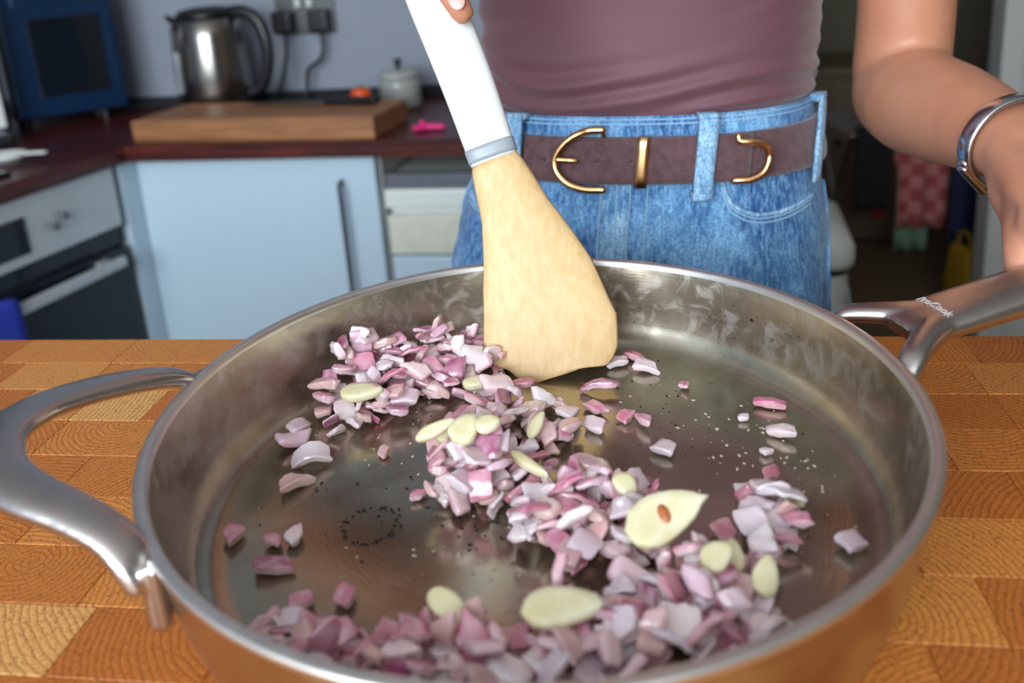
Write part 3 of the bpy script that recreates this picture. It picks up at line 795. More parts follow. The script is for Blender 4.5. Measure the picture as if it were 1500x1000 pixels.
# ------------------------------------------------------------------ food in the pan
rng = random.Random(5)
COLS = {'white': ((238, 226, 234), (244, 240, 242)), 'pink': ((202, 112, 146), (242, 226, 230)), 'purple': ((146, 34, 98), (236, 212, 224)),
        'strip': ((192, 92, 132), (236, 206, 212)), 'clear': ((222, 186, 188), (232, 216, 208))}
def onion_geo(kind, seed, L=None, W=None, T=None):
    """a bent, unevenly cut scale of onion; returns verts, faces and vertex colours"""
    r = random.Random(seed)
    if kind == 'strip': L = L or r.uniform(.018, .025); W = W or r.uniform(.0036, .0052); T = T or r.uniform(.0020, .0032)
    else: L = L or r.uniform(.0115, .0175); W = W or r.uniform(.0085, .0130); T = T or r.uniform(.0026, .0050)
    Rc = r.uniform(.011, .026) if kind != 'strip' else r.uniform(.014, .03)
    t0, t1 = r.choice([(.7, 1.1), (.85, 1.05), (1.05, .7), (.95, .9), (1.1, .45), (1, 1)]); sk = r.uniform(-.35, .35); nu, nv = 5, 3
    bm = bmesh.new(); G = {}; sd = Vector((seed * .37, seed * .11, 0))
    for s in (0, 1):
        for i in range(nu + 1):
            for j in range(nv + 1):
                u = -1 + 2 * i / nu; v = -1 + 2 * j / nv
                th = T * (1 - .35 * abs(u) ** 3) * (1 + .25 * noise.noise(Vector((u * 1.3, v * 1.3, 0)) + sd))
                rad = Rc - th * s
                ex = (t0 + (t1 - t0) * (v + 1) / 2) * L / 2
                a = u * ex / Rc + sk * v * .2; bow = 1 - .14 * u * u
                jit = Vector((noise.noise(Vector((u * 2, v * 2, 3)) + sd), noise.noise(Vector((u * 2, v * 2, 7)) + sd), noise.noise(Vector((u * 2, v * 2, 11)) + sd))) * (L * .07)
                G[s, i, j] = bm.verts.new(Vector((rad * math.sin(a), v * W / 2 * bow * (1 - .12 * s) + sk * u * W * .35, rad * math.cos(a) - Rc + T / 2)) + jit)
    for i in range(nu):
        for j in range(nv):
            bm.faces.new((G[0, i, j], G[0, i + 1, j], G[0, i + 1, j + 1], G[0, i, j + 1]))
            bm.faces.new((G[1, i, j], G[1, i, j + 1], G[1, i + 1, j + 1], G[1, i + 1, j]))
    for i in range(nu):
        for j in (0, nv): bm.faces.new((G[0, i, j], G[0, i + 1, j], G[1, i + 1, j], G[1, i, j]))
    for j in range(nv):
        for i in (0, nu): bm.faces.new((G[0, i, j], G[0, i, j + 1], G[1, i, j + 1], G[1, i, j]))
    bmesh.ops.recalc_face_normals(bm, faces=bm.faces[:])
    eds = [e for e in bm.edges if len(e.link_faces) == 2 and e.calc_face_angle(0) > .7]
    bmesh.ops.bevel(bm, geom=eds, offset=.00055, segments=1, profile=.6, affect='EDGES')
    co, ci = COLS[kind]; co, ci = lin(co), lin(ci); bm.verts.index_update()
    V = [v.co.copy() for v in bm.verts]; F = [tuple(q.index for q in f.verts) for f in bm.faces]; bm.free(); C_ = []
    for p in V:
        t = max(0, min(1, (math.hypot(p.x, p.z + Rc - T / 2) - (Rc - T)) / T))
        t = max(0, (t - .70) / .30) if kind in ('purple', 'pink') else t
        t *= .75 + .5 * noise.noise(Vector((p.x * 90, p.y * 400, p.z * 90)) + sd); t = max(0, min(1, t))
        b_ = noise.noise(Vector((p.x * 160, p.y * 160, p.z * 160)) + sd) * .5 + .5
        C_.append(tuple((ci[q] + (co[q] - ci[q]) * t) * (1 - .12 * b_ * (q in (1, 2))) for q in range(4)))
    return V, F, C_
def onion_finish(name, V, F, C_):
    me = bpy.data.meshes.new(name); me.from_pydata(V, [], F); me.update()
    ca = me.color_attributes.new('Col', 'FLOAT_COLOR', 'POINT')
    ca.data.foreach_set('color', [c for q in C_ for c in (q[0], q[1], q[2], 1.)])
    me.materials.append(M['onion']); me.polygons.foreach_set('use_smooth', [True] * len(me.polygons))
    try: me.set_sharp_from_angle(angle=R(48))
    except Exception: pass
    return me
def onion_mesh(kind, seed, L=None, W=None, T=None): return onion_finish('onion_piece', *onion_geo(kind, seed, L, W, T))
LIB = {k: [onion_mesh(k, 100 * i + j) for j in range(10)] for i, k in enumerate(COLS)}
HM = {}; LASTH = [0.]
CS = .002
def place(me, x, y, rot, scale=1., name='onion_piece', base=None, squash=.3, keep=True):
    M3 = rot.to_matrix() * scale
    pts = [M3 @ v.co for v in me.vertices]; zmin = min(p.z for p in pts); zmax = max(p.z for p in pts)
    rr_ = math.hypot(x, y); ext = max(math.hypot(p.x, p.y) for p in pts) * .8
    lim = .1425 - ext * .75
    if rr_ > lim: x *= lim / rr_; y *= lim / rr_
    cells = {(round((x + p.x * .85) / CS), round((y + p.y * .85) / CS)) for p in pts}
    xs = [c[0] for c in cells]; ys = [c[1] for c in cells]
    cells |= {(i, j) for i in range(min(xs) + 1, max(xs)) for j in range(min(ys) + 1, max(ys))}
    hs = [HM.get(c, 0.) for c in cells]; mean = sum(hs) / len(hs); mx = max(hs)
    h = mean + squash * (mx - mean) if base is None else base
    # the wall's fillet lifts what lies on it
    edge = math.hypot(x, y) + ext * .6
    if edge > .138: h = max(h, (edge - .138) * .5)
    for c in cells: HM[c] = max(HM.get(c, 0), h + (zmax - zmin) * .62)
    loc = Vector((PCX + x, PCY + y, ZT + FLOOR + h - zmin + .0002))
    if not keep: return Matrix.LocRotScale(loc, rot, (scale,) * 3)
    o = bpy.data.objects.new(name, me); COL.objects.link(o); LASTH[0] = h
    o.rotation_euler = rot; o.scale = (scale,) * 3
    o.location = loc
    return o
from mathutils import Euler
def rnd_rot(tilt): return Euler((rng.gauss(0, tilt) + (PI if rng.random() < .35 else 0), rng.gauss(0, tilt), rng.uniform(0, 2 * PI)))

def inside(p, poly):
    c = False; j = len(poly) - 1
    for i in range(len(poly)):
        (xi, yi), (xj, yj) = poly[i], poly[j]
        if (yi > p[1]) != (yj > p[1]) and p[0] < (xj - xi) * (p[1] - yi) / (yj - yi) + xi: c = not c
        j = i
    return c
LOOK = {'white': 'white onion dice', 'pink': 'pink-tinged onion dice', 'purple': 'purple-skinned onion dice',
        'strip': 'thin pink onion strip', 'clear': 'translucent onion dice'}
HEAPS = [
 ('the long heap between loop handle and spoon', 'wall heap', 66, .5,
  [(-131, 66), (-132, 82), (-114, 112), (-97, 118), (-80, 126), (-59, 134), (-45, 138), (-30, 134), (-31, 96), (-42, 80), (-55, 69), (-75, 61), (-92, 50), (-103, 33), (-117, 42)]),
 ('the loose heap just before the spoon tip', 'spoon heap', 38, .4,
  [(-50, 15), (-52, 50), (-34, 75), (-8, 79), (8, 65), (11, 33), (2, 24), (-2, 4), (-15, 3), (-18, -12), (-40, -13)]),
 ('the heap across the middle of the pan', 'middle heap', 54, .45,
  [(-48, -18), (-40, 1), (-20, -1), (2, -5), (29, 2), (47, -10), (59, -32), (56, -44), (42, -53), (27, -58), (10, -48), (-5, -40), (-16, -25)]),
 ('the deep heap opposite the spoon', 'rim heap', 92, .5,
  [(-92, -100), (-72, -99), (-40, -103), (-30, -94), (-21, -92), (-8, -94), (6, -93), (21, -80), (38, -72), (45, -64), (63, -52), (75, -58), (92, -75), (96, -92), (76, -110), (52, -122), (29, -128), (-4, -130), (-37, -126), (-70, -118)]),
 ('the small heap nearest the long handle', 'small cluster', 14, .35,
  [(74, -46), (79, -31), (91, -6), (101, -5), (113, -27), (102, -40), (102, -59), (84, -60)]),
]
KW = [('white', 6), ('pink', 5), ('purple', 2.4), ('strip', 1.6), ('clear', 2.6)]
bedV, bedF, bedC = [], [], []
def bed(poly, count):
    xs = [p[0] for p in poly]; ys = [p[1] for p in poly]; n_ = 0
    while n_ < count:
        p = (rng.uniform(min(xs), max(xs)) / 1000, rng.uniform(min(ys), max(ys)) / 1000)
        if not inside((p[0] * 1000, p[1] * 1000), poly): continue
        k = rng.choices([a for a, b in KW], [b for a, b in KW])[0]
        me = rng.choice(LIB[k]); mt = place(me, p[0], p[1], rnd_rot(.5), rng.uniform(.6, .95), keep=False, squash=.05)
        o_ = len(bedV); bedV.extend([mt @ v.co for v in me.vertices]); bedF.extend([tuple(i + o_ for i in q.vertices) for q in me.polygons])
        bedC.extend([tuple(c.color) for c in me.color_attributes['Col'].data]); n_ += 1
for (w_, s_, c_, t_, poly), m_ in zip(HEAPS, (90, 34, 56, 150, 10)): bed(poly, m_)
bd_ = bpy.data.objects.new('onion_bed', onion_finish('onion_bed', bedV, bedF, bedC)); COL.objects.link(bd_)
tag(bd_, 'bed of finer diced onion lying beneath the loose heaps in the pan', 'onion', kind='stuff')
for where, short, count, tilt, poly in HEAPS:
    poly = [(x / 1000, y / 1000) for x, y in poly]; xs = [p[0] for p in poly]; ys = [p[1] for p in poly]
    done = []; 
    while len(done) < count:
        # best of a few darts keeps the cover even
        best = None
        for _ in range(6):
            while True:
                p = (rng.uniform(min(xs), max(xs)), rng.uniform(min(ys), max(ys)))
                if inside(p, poly): break
            d_ = min([math.hypot(p[0] - q[0], p[1] - q[1]) for q in done[-45:]] or [1])
            if best is None or d_ > best[0]: best = (d_, p)
        p = best[1]; done.append(p)
        k = rng.choices([a for a, b in KW], [b for a, b in KW])[0]
        sc = rng.uniform(.78, 1.12) * (.92 if 'rim' in short else 1.)
        o = place(rng.choice(LIB[k]), p[0], p[1], rnd_rot(tilt), sc)
        pos = 'on top of' if LASTH[0] > .0085 else ('at the foot of' if LASTH[0] < .002 else 'within')
        sz = 'small ' if sc < .86 else ('large ' if sc > 1.02 else '')
        tag(o, f'{sz}{LOOK[k]} {pos} {where}', 'onion', f'{LOOK[k]}, {short}')
# single pieces that lie apart: x, y in mm from the pan's centre, length mm, kind, turn, label
SOLO = [
 (-78, 49, 12, 'purple', 20, 'small onion cube with pink top alone beside the long heap'),
 (-127, 27, 21, 'purple', 30, 'curved white onion slab with purple underside beneath the loop handle side wall'),
 (-128, 37, 13, 'white', 60, 'white onion cap lying on the curved purple-edged slab'),
 (-112, 11, 24, 'white', 25, 'long pale onion slab alone between long heap and loop handle'),
 (-113, -8, 19, 'clear', 55, 'translucent curved onion piece below the long pale slab'),
 (-125, -45, 12, 'pink', 70, 'pink onion wedge alone near the loop handle tab'),
 (-106, -48, 10, 'pink', 110, 'small pink onion chip leaning against a greenish white one'),
 (-97, -45, 10, 'white', 60, 'small greenish white onion chip beside a pink chip'),
 (-99, -63, 18, 'purple', 20, 'onion piece with a bold purple stripe near the loop handle tab'),
 (-80, -81, 11, 'pink', 30, 'small lilac onion cube between purple-striped piece and deep heap'),
 (-64, -77, 11, 'pink', 80, 'ragged pink and white onion chip alone beside the deep heap'),
 (-78, 21, 8, 'clear', 70, 'tiny translucent onion chip alone on the bare pan floor'),
 (48, 110, 17, 'white', -10, 'bright white onion dice between spoon blade and pan wall'),
 (32, 116, 15, 'white', 15, 'white onion dice tucked against the spoon blade'),
 (42, 122, 17, 'strip', -30, 'thin pale onion sliver lying against the bright white dice'),
 (57, 30, 13, 'white', -25, 'white onion dice with lilac edge alone on the bare pan floor'),
 (47, 4, 9, 'purple', -50, 'small magenta and white onion chip beside the middle heap'),
 (68, 91, 8, 'pink', 80, 'tiny pinkish onion chip alone on the floor before the long handle'),
 (110, 73, 17, 'strip', -12, 'white onion strip with pink end below the long handle'),
 (112, 46, 15, 'white', -15, 'white rhombus-shaped onion piece below the long handle'),
 (96, 60, 6, 'white', 0, 'tiny white onion crumb above the rhombus-shaped piece'),
 (103, 30, 6, 'white', 30, 'tiny white onion crumb below the rhombus-shaped piece'),
 (103, 11, 10, 'pink', 20, 'small pinkish onion chip between rhombus piece and green garlic chip'),
 (128, -33, 13, 'white', 35, 'pale onion petal alone at the foot of the pan wall'),
 (38, 57, 10, 'pink', 60, 'small pinkish onion chip beside a pink and white chip'),
 (47, 52, 10, 'pink', -20, 'small pink and white onion chip on the bare floor before the spoon'),
 (22, 65, 15, 'pink', -50, 'pale pink curved onion petal before the spoon blade'),
 (23, 48, 13, 'white', -20, 'white and pink onion piece under the curved pink petal'),
 (9, 53, 14, 'white', 80, 'upright white onion block before the spoon tip'),
 (12, 38, 14, 'clear', 15, 'translucent onion piece with pink rim below the upright white block'),
 (6, 9, 7, 'purple', 30, 'tiny magenta onion chip between spoon heap and middle heap'),
 (21, -58, 14, 'clear', 65, 'translucent yellowish onion flake standing below the middle heap'),
 (-52, -13, 8, 'pink', 10, 'tiny pink onion chip at the tip of the middle heap'),
 (-20, 80, 20, 'strip', 12, 'pale pink onion strip dragged under the spoon blade'),
 (24, 84, 24, 'strip', 5, 'long purple onion strip dragged along the spoon edge'),
]
for i, (x, y, L, k, turn, lb) in enumerate(SOLO):
    kk = 'purple' if 'purple onion strip' in lb else k
    W_ = None if k != 'strip' else .0055
    me = onion_mesh(kk, 900 + i, L / 1000, W_ or L / 1000 * (.75 if L < 15 else .48), .0042 if L > 9 else .003)
    o = place(me, x / 1000, y / 1000, Euler((rng.gauss(0, .12) + (0 if 'underside' not in lb else PI), rng.gauss(0, .12), R(turn))))
    tag(o, lb, 'onion')

# garlic: thin flat clove slices
def garlic_mesh(seed, L, W, T=.0026, tail=False):
    r = random.Random(seed); n = 22; rings = []
    out = []
    for k in range(n):
        a = 2 * PI * k / n; e = 1 + .07 * math.sin(2 * a + r.uniform(0, .3)) + r.uniform(-.03, .03)
        x = L / 2 * math.cos(a) * e; y = W / 2 * math.sin(a) * e * (1 - .28 * math.cos(a))
        if tail and abs(a) < .2: x *= 1.16
        out.append((x, y))
    bow = lambda x, y: .10 * (x * x + y * y) / max(L, .001)
    for s, z in ((.90, -T / 2), (1, -T * .25), (1, T * .25), (.92, T / 2), (.55, T * .58)):
        rings.append([(x * s, y * s, z + bow(x * s, y * s)) for x, y in out])
    return loft(rings)
GAR = [
 (-97, 51, 22, 12, 5, 8, 'pale garlic slice in the oily edge of the long heap'),
 (-42, 14, 14, 11, 30, 20, 'chunky cream garlic piece at the side of the spoon heap'),
 (-44, -2, 19, 6, 28, 30, 'thin garlic sliver on edge beside the two overlapping slices'),
 (-30, -4, 16, 13, 60, 15, 'broad yellow garlic slice overlapping a smaller one'),
 (-19, -5, 11, 9, 10, 10, 'small round garlic slice tucked against the broad yellow one'),
 (-2, -6, 22, 4.5, -38, 10, 'long narrow garlic sliver pointing into the middle heap'),
 (-3, 28, 14, 6, 60, 35, 'narrow yellow garlic strip inside the spoon heap'),
 (41, -26, 12.5, 9, -65, 20, 'small bright garlic slice on top of the middle heap'),
 (56, -54, 31, 18, 25, 26, 'large garlic slice with a toasted brown spot between the heaps'),
 (80, -61, 14, 9, 80, 15, 'cream garlic chip leaning behind the large toasted slice'),
 (74, -72, 13, 10, 30, 20, 'yellow garlic chip below the cream chip in the deep heap'),
 (90, -76, 14, 9, 70, 30, 'green-yellow garlic chip at the end of the deep heap'),
 (22, -99, 27, 14, 5, 12, 'large garlic slice lying flat on top of the deep heap'),
 (-16, -100, 18, 9, -35, 25, 'yellow-edged garlic slice standing in the deep heap'),
 (110, -7, 9, 6, -30, 5, 'tiny garlic chip with a green germ on the bare floor'),
 (-40, 72, 16, 8, 10, 10, 'pale garlic slice half under the spoon blade'),
]
for i, (x, y, L, W_, turn, tilt, lb) in enumerate(GAR):
    V, F = garlic_mesh(i, L / 1000, W_ / 1000, (.0042 if L > 10 else .0024), tail=(i == 8))
    me_o = mesh('garlic_slice', V, F, M['garlic']); me = me_o.data; bpy.data.objects.remove(me_o)
    o = place(me, x / 1000, y / 1000, (Matrix.Rotation(R(tilt * 1.25), 3, 'X') @ Matrix.Rotation(R(turn), 3, 'Z')).to_euler(), 1., 'garlic_slice', squash=.75)
    tag(o, lb, 'garlic')
    if i == 8:
        V, F = lathe([(0, .0), (.0034, .0), (.0030, .0006), (0, .0010)], 14)
        mesh('toasted_spot', [(a * .7 + .0, b * 1.2, c + .0022) for a, b, c in V], F, M['toast'], o)
    if i in (14, 11):
        V, F = tube([(-L * .00028, 0, .0016), (L * .00028, .0006, .0016)], [(.0011, .0006)] * 2, 8); mesh('germ', V, F, M['germ'], o)

# tiny scraps nobody could count
def scraps(name, n, size, mat, label, seed, rings_, mark=None):
    r = random.Random(seed); V = []; F = []
    for i_ in range(n + (70 if mark else 0)):
        if i_ >= n:
            b = r.uniform(0, 2 * PI); px_ = mark[0] + mark[2] * math.cos(b) * r.uniform(.85, 1.1); py_ = mark[1] + mark[2] * math.sin(b) * r.uniform(.85, 1.1)
            a = math.atan2(py_, px_); q = math.hypot(px_, py_)
        elif r.random() < .6:
            a0, a1, r0, r1 = r.choice(rings_); a = R(r.uniform(a0, a1)); q = r.uniform(r0, r1)
        else: a = r.uniform(0, 2 * PI); q = .135 * math.sqrt(r.random())
        c = Vector((q * math.cos(a), q * math.sin(a), FLOOR)); s = size * r.uniform(.4, 1.3); o = len(V); t = a + PI / 2 + r.gauss(0, .5)
        for k in range(6):
            b = 2 * PI * k / 6; x = s * math.cos(b) * r.uniform(.8, 1.9); y = s * math.sin(b) * r.uniform(.6, 1)
            V.append(c + Vector((x * math.cos(t) - y * math.sin(t), x * math.sin(t) + y * math.cos(t), .0001)))
        V.append(c + Vector((0, 0, s * .55)))
        for k in range(6): F.append((o + k, o + (k + 1) % 6, o + 6))
        F.append(tuple(o + k for k in range(5, -1, -1)))
    ob = mesh(name, V, F, mat); ob.location = (PCX, PCY, ZT)
    return tag(ob, label, 'food scraps', kind='stuff')
scraps('onion_crumbs', 170, .0009, M['crumb'], 'tiny pale onion crumbs scattered over the oily pan floor', 3, [(0, 60, .10, .132), (10, 40, .08, .10), (120, 175, .05, .10), (-140, -80, .03, .08), (-20, 30, .11, .13)])
scraps('burnt_specks', 130, .0007, plain('burnt_speck', (24, 18, 14), .6), 'tiny dark burnt specks scattered over the oily pan floor', 8, [(175, 215, .03, .075), (30, 75, .05, .11), (200, 260, .02, .05)], (-.068, -.032, .012))

# ------------------------------------------------------------------ spoon in the stirring hand
sn = thing('stirring_spoon', 'wide flat wooden stirring spoon with white handle dipping into the pan', 'spoon', (-.0571, .44, .9425))
SP = [Vector(p) for p in ((-.1440, .5314, 1.1960), (-.141, .5286, 1.1862), (-.1259, .515, 1.1464), (-.1071, .4986, 1.0996), (-.0915, .4833, 1.056), (-.0795, .4727, 1.0279), (-.0675, .4605, .995), (-.0605, .4495, .9663), (-.0570, .4434, .9514), (-.0561, .4395, .9446))]
OFF = Vector((-.0571, .44, .9425))
WD = Vector((.985, .16, .05)).normalized()
def paddle(P, rad, per, n=22, exp=2.3):
    ra = interp([r[0] for r in rad], per); rb = interp([r[1] for r in rad], per); Q = catmull(P, per); rings = []
    for i, p in enumerate(Q):
        d = (Q[min(i + 1, len(Q) - 1)] - Q[max(i - 1, 0)]).normalized()
        w = (WD - d * WD.dot(d)).normalized(); t = d.cross(w).normalized(); ring = []
        for k in range(n):
            a = 2 * PI * k / n; e = 2 / exp
            ring.append(p - OFF + w * (ra[i] * math.copysign(abs(math.cos(a)) ** e, math.cos(a))) + t * (rb[i] * math.copysign(abs(math.sin(a)) ** e, math.sin(a))))
        rings.append(ring)
    return loft(rings)
ext = SP[0] + (SP[0] - SP[1]).normalized() * .10
V, F = paddle([ext] + SP[:5], [(.013, .006), (.0165, .0075), (.0165, .0075), (.0165, .0072), (.0155, .0068), (.0140, .0062)], 5); mesh('handle', V, F, M['spoonwhite'], sn)
bp = [SP[3].lerp(SP[4], .80), SP[3].lerp(SP[4], .97)]
V, F = paddle(bp, [(.0150, .0072), (.0147, .0070)], 3); mesh('band', V, F, M['spoonband'], sn)
V, F = paddle([SP[4]] + SP[5:9] + [SP[9], SP[9] + Vector((.0006, -.001, -.0022))], [(.0140, .0062), (.0205, .0058), (.0320, .0048), (.0385, .0040), (.0350, .0034), (.0240, .0028), (.0110, .0020)], 6); mesh('blade', V, F, M['spoonwood'], sn)
# ------------------------------------------------------------------ the cook
TZ = [.78, .84, .90, .95, 1.00, 1.05, 1.12, 1.20, 1.30, 1.38, 1.43]
TA = [.162, .161, .157, .149, .137, .1255, .128, .139, .157, .150, .075]
TF = [.104, .106, .105, .101, .097, .093, .093, .102, .108, .080, .050]
TB = [.126, .128, .122, .114, .104, .095, .093, .097, .102, .090, .060]
TX = [-.021, -.021, -.020, -.016, -.011, -.007, -.004, -.004, -.004, -.004, -.004]
TY, TROT, TN = .722, R(-6), 2.4
def tabv(z, T):
    if z <= TZ[0]: return T[0]
    for i in range(len(TZ) - 1):
        if z <= TZ[i + 1]:
            t = (z - TZ[i]) / (TZ[i + 1] - TZ[i]); t = t * t * (3 - 2 * t) * .5 + t * .5
            return T[i] + (T[i + 1] - T[i]) * t
    return T[-1]
def tor(th, z, off=0.):
    a = tabv(z, TA) + off; b = tabv(z, TF if math.sin(th) < 0 else TB) + off
    c, s = math.cos(th), math.sin(th); e = 2 / TN
    x = a * math.copysign(abs(c) ** e, c); y = b * math.copysign(abs(s) ** e, s)
    cr, sr = math.cos(TROT), math.sin(TROT)
    return Vector((tabv(z, TX) + x * cr - y * sr, TY + x * sr + y * cr, z))
def front(xl, z, off=0.):
    k = max(-.999, min(.999, xl / tabv(z, TA)))
    return tor(-math.acos(math.copysign(abs(k) ** (TN / 2), k)), z, off)
def ring_t(z, off, n=72): return [tor(2 * PI * k / n, z, off) for k in range(n)]

pe = thing('person', 'person in mauve top, belted blue jeans and silver bracelet stirring the pan', 'person', (-.01, .722, 0))
def pp(o):
    o.parent = pe; o.matrix_parent_inverse = Matrix.Translation((.01, -.722, 0)); return o

hx, hv = Vector((math.cos(AR), math.sin(AR), 0)), Vector((-math.sin(AR), math.cos(AR), 0))
def HG(u, v, dz): return Vector((PCX, PCY, ZT)) + hx * u + hv * v + Vector((0, 0, zz(u) + dz))
B = []
B.append(loft([ring_t(z, -.007, 48) for z in (.80, .84, .88, .92, .96, 1.0, 1.04, 1.08, 1.12, 1.16, 1.20, 1.25, 1.30, 1.34, 1.38, 1.41, 1.43)]))
B.append(tube([(-.004, .735, 1.39), (-.006, .728, 1.45), (-.008, .712, 1.51)], [(.056, .054), (.050, .050), (.050, .054)], 24, up=(0, 1, 0)))
# head: cranium, jaw, nose, ears
def ell(c, r, n=24, m=16):
    V, F = lathe([(math.sin(PI * k / m) if 0 < k < m else 0, -math.cos(PI * k / m)) for k in range(m + 1)], n)
    return [Vector(c) + Vector((x * r[0], y * r[1], z * r[2])) for x, y, z in V], F
HC = Vector((-.010, .690, 1.600))
B += [ell(HC + Vector((0, .012, .025)), (.074, .092, .090)), ell(HC + Vector((0, -.022, -.045)), (.056, .062, .070)), ell(HC + Vector((0, -.050, -.090)), (.026, .026, .022))]
B.append(tube([HC + Vector((0, -.080, .012)), HC + Vector((0, -.094, -.014)), HC + Vector((0, -.102, -.034)), HC + Vector((0, -.088, -.042))], [.008, .009, .012, .010], 12, up=(1, 0, 0)))
for s in (-1, 1):
    B.append(ell(HC + Vector((s * .074, .012, -.012)), (.010, .020, .032)))
    B.append(ell(HC + Vector((s * .030, -.062, .022)), (.026, .020, .010)))
    B.append(ell(HC + Vector((s * .036, -.056, -.032)), (.022, .022, .024)))
# left arm down to the long handle
B.append(tube([(.100, .735, 1.375), (.150, .735, 1.350), (.178, .735, 1.280), (.189, .733, 1.200), (.1935, .730, 1.120), (.1945, .738, 1.060), (.196, .748, 1.040)],
              [.040, .048, .044, .040, .0355, .0365, .034], 24, up=(0, 1, 0), per=4))
B.append(tube([(.194, .752, 1.052), (.193, .728, 1.042), (.1965, .690, 1.0395), (.203, .640, 1.0405), (.2085, .595, 1.040), (.2130, .555, 1.039), (.2140, .532, 1.037)],
              [(.030, .031), (.0375, .039), (.0400, .0400), (.0365, .0355), (.0315, .0295), (.0280, .0235), (.0275, .0205)], 24, per=4))
def palm(rows, n=20, exp=2.6):
    rings = []
    for c, side, upv, a, b in rows:
        c = Vector(c); side = Vector(side).normalized(); upv = Vector(upv).normalized(); ring = []
        for k in range(n):
            t = 2 * PI * k / n; e = 2 / exp
            ring.append(c + side * (a * math.copysign(abs(math.cos(t)) ** e, math.cos(t))) + upv * (b * math.copysign(abs(math.sin(t)) ** e, math.sin(t))))
        rings.append(ring)
    return loft(rings)
kc = HG(.300, .016, .0225)
B.append(palm([((.2140, .545, 1.038), (1, 0, 0), (0, 0, 1), .0265, .0200), (Vector((.2140, .545, 1.038)).lerp(kc, .35), (1, .1, 0), (0, .1, 1), .031, .0170),
               (Vector((.2140, .545, 1.038)).lerp(kc, .7), (1, .25, 0), (0, .2, 1), .037, .0145), (kc, hx, (0, .3, 1), .0385, .0115), (HG(.300, .006, .0215), hx, (0, .3, 1), .034, .0085)]))
for u, r_, ex in ((.270, .0088, 0), (.290, .0092, .002), (.310, .0088, .001), (.3275, .0078, -.003)):
    B.append(tube([HG(u, .022, .0215), HG(u, -.002, .0195), HG(u, -.020 - ex, .0130), HG(u, -.0265 - ex, -.002), HG(u, -.018, -.0155), HG(u, -.004, -.0165)],
                  [r_ * 1.1, r_ * 1.05, r_, r_ * .96, r_ * .92, r_ * .8], 14, up=tuple(hx), per=4))
B.append(tube([(.2080, .535, 1.030), (.2010, .512, 1.0235), (.1985, .490, 1.0150), HG(.2755, .0345, .0100), HG(.2660, .0235, .0020), HG(.262, .0190, -.0080)],
              [.0150, .0165, .0145, .0112, .0098, .0080], 16, up=(0, 0, 1), per=4))
# right arm raised over the pan, hand round the spoon handle
B.append(tube([(-.105, .735, 1.375), (-.160, .733, 1.355), (-.225, .720, 1.315), (-.290, .705, 1.270), (-.345, .690, 1.240)], [.040, .047, .043, .038, .035], 24, up=(0, 1, 0), per=4))
B.append(tube([(-.350, .692, 1.240), (-.310, .665, 1.242), (-.250, .625, 1.245), (-.200, .588, 1.243), (-.178, .572, 1.240)], [(.034, .034), (.037, .036), (.032, .030), (.026, .021), (.026, .019)], 24, per=4))
AX = (SP[0] - SP[2]).normalized()
FR = Vector((.10, -.93, .34)).normalized(); FR = (FR - AX * FR.dot(AX)).normalized(); RT = AX.cross(FR).normalized()
if RT.x < 0: RT = -RT
def SG(t, fr, rt): return SP[2] + AX * t + FR * fr + RT * rt
B.append(palm([((-.182, .574, 1.240), (0, .3, 1), (.6, .7, 0), .025, .018), ((-.168, .563, 1.232), (.1, .3, 1), (.6, .7, 0), .031, .016),
               (SG(.082, -.022, -.016), tuple(AX), tuple(FR), .038, .013), (SG(.078, -.023, .004), tuple(AX), tuple(FR), .034, .011)]))
B.append(tube([SG(.100, -.020, -.018), SG(.098, .006, -.0255), SG(.078, .0175, -.014), SG(.030, .0175, .003), SG(-.010, .0170, .0115), SG(-.018, .0165, .0130)], [.0098, .0095, .0092, .0088, .0082, .0076], 14, up=tuple(RT), per=4))
for t, r_ in ((.104, .0090), (.085, .0088), (.068, .0078)):
    B.append(tube([SG(t, -.020, -.014), SG(t, -.006, -.0265), SG(t + .004, .012, -.0235), SG(t + .010, .0205, -.004), SG(t + .012, .0170, .012)], [r_ * 1.1, r_, r_, r_ * .95, r_ * .8], 14, up=tuple(AX), per=4))
B.append(tube([SG(.090, -.022, .004), SG(.082, -.019, .020), SG(.066, -.006, .0270), SG(.050, .006, .0275), SG(.042, .0115, .0255)], [.0140, .0125, .0110, .0102, .0082], 14, up=tuple(AX), per=4))
# legs and feet inside the jeans and shoes
for s in (-1, 1):
    B.append(tube([(-.018 + s * .078, .735, .88), (-.016 + s * .082, .732, .70), (-.012 + s * .085, .728, .49), (-.010 + s * .088, .735, .30), (-.010 + s * .090, .740, .09)], [(.076, .088), (.066, .074), (.054, .056), (.050, .054), (.036, .040)], 24, up=(0, 1, 0), per=3))
    B.append(tube([(-.010 + s * .090, .760, .050), (-.010 + s * .093, .700, .048), (-.010 + s * .097, .630, .038)], [(.032, .034), (.036, .030), (.038, .018)], 16, per=3))
body = pp(fused('body', B, .0032, M['skin'], None, 9, .5))
# nail on the finger that lies along the spoon
V, F = ell((0, 0, 0), (.0048, .0012, .0062), 16, 10)
q = Matrix((RT, FR, AX)).transposed().to_4x4(); q.translation = SG(-.0125, .0250, .0125)
pp(mesh('fingernail', [q @ Vector(v) for v in V], F, M['nail']))
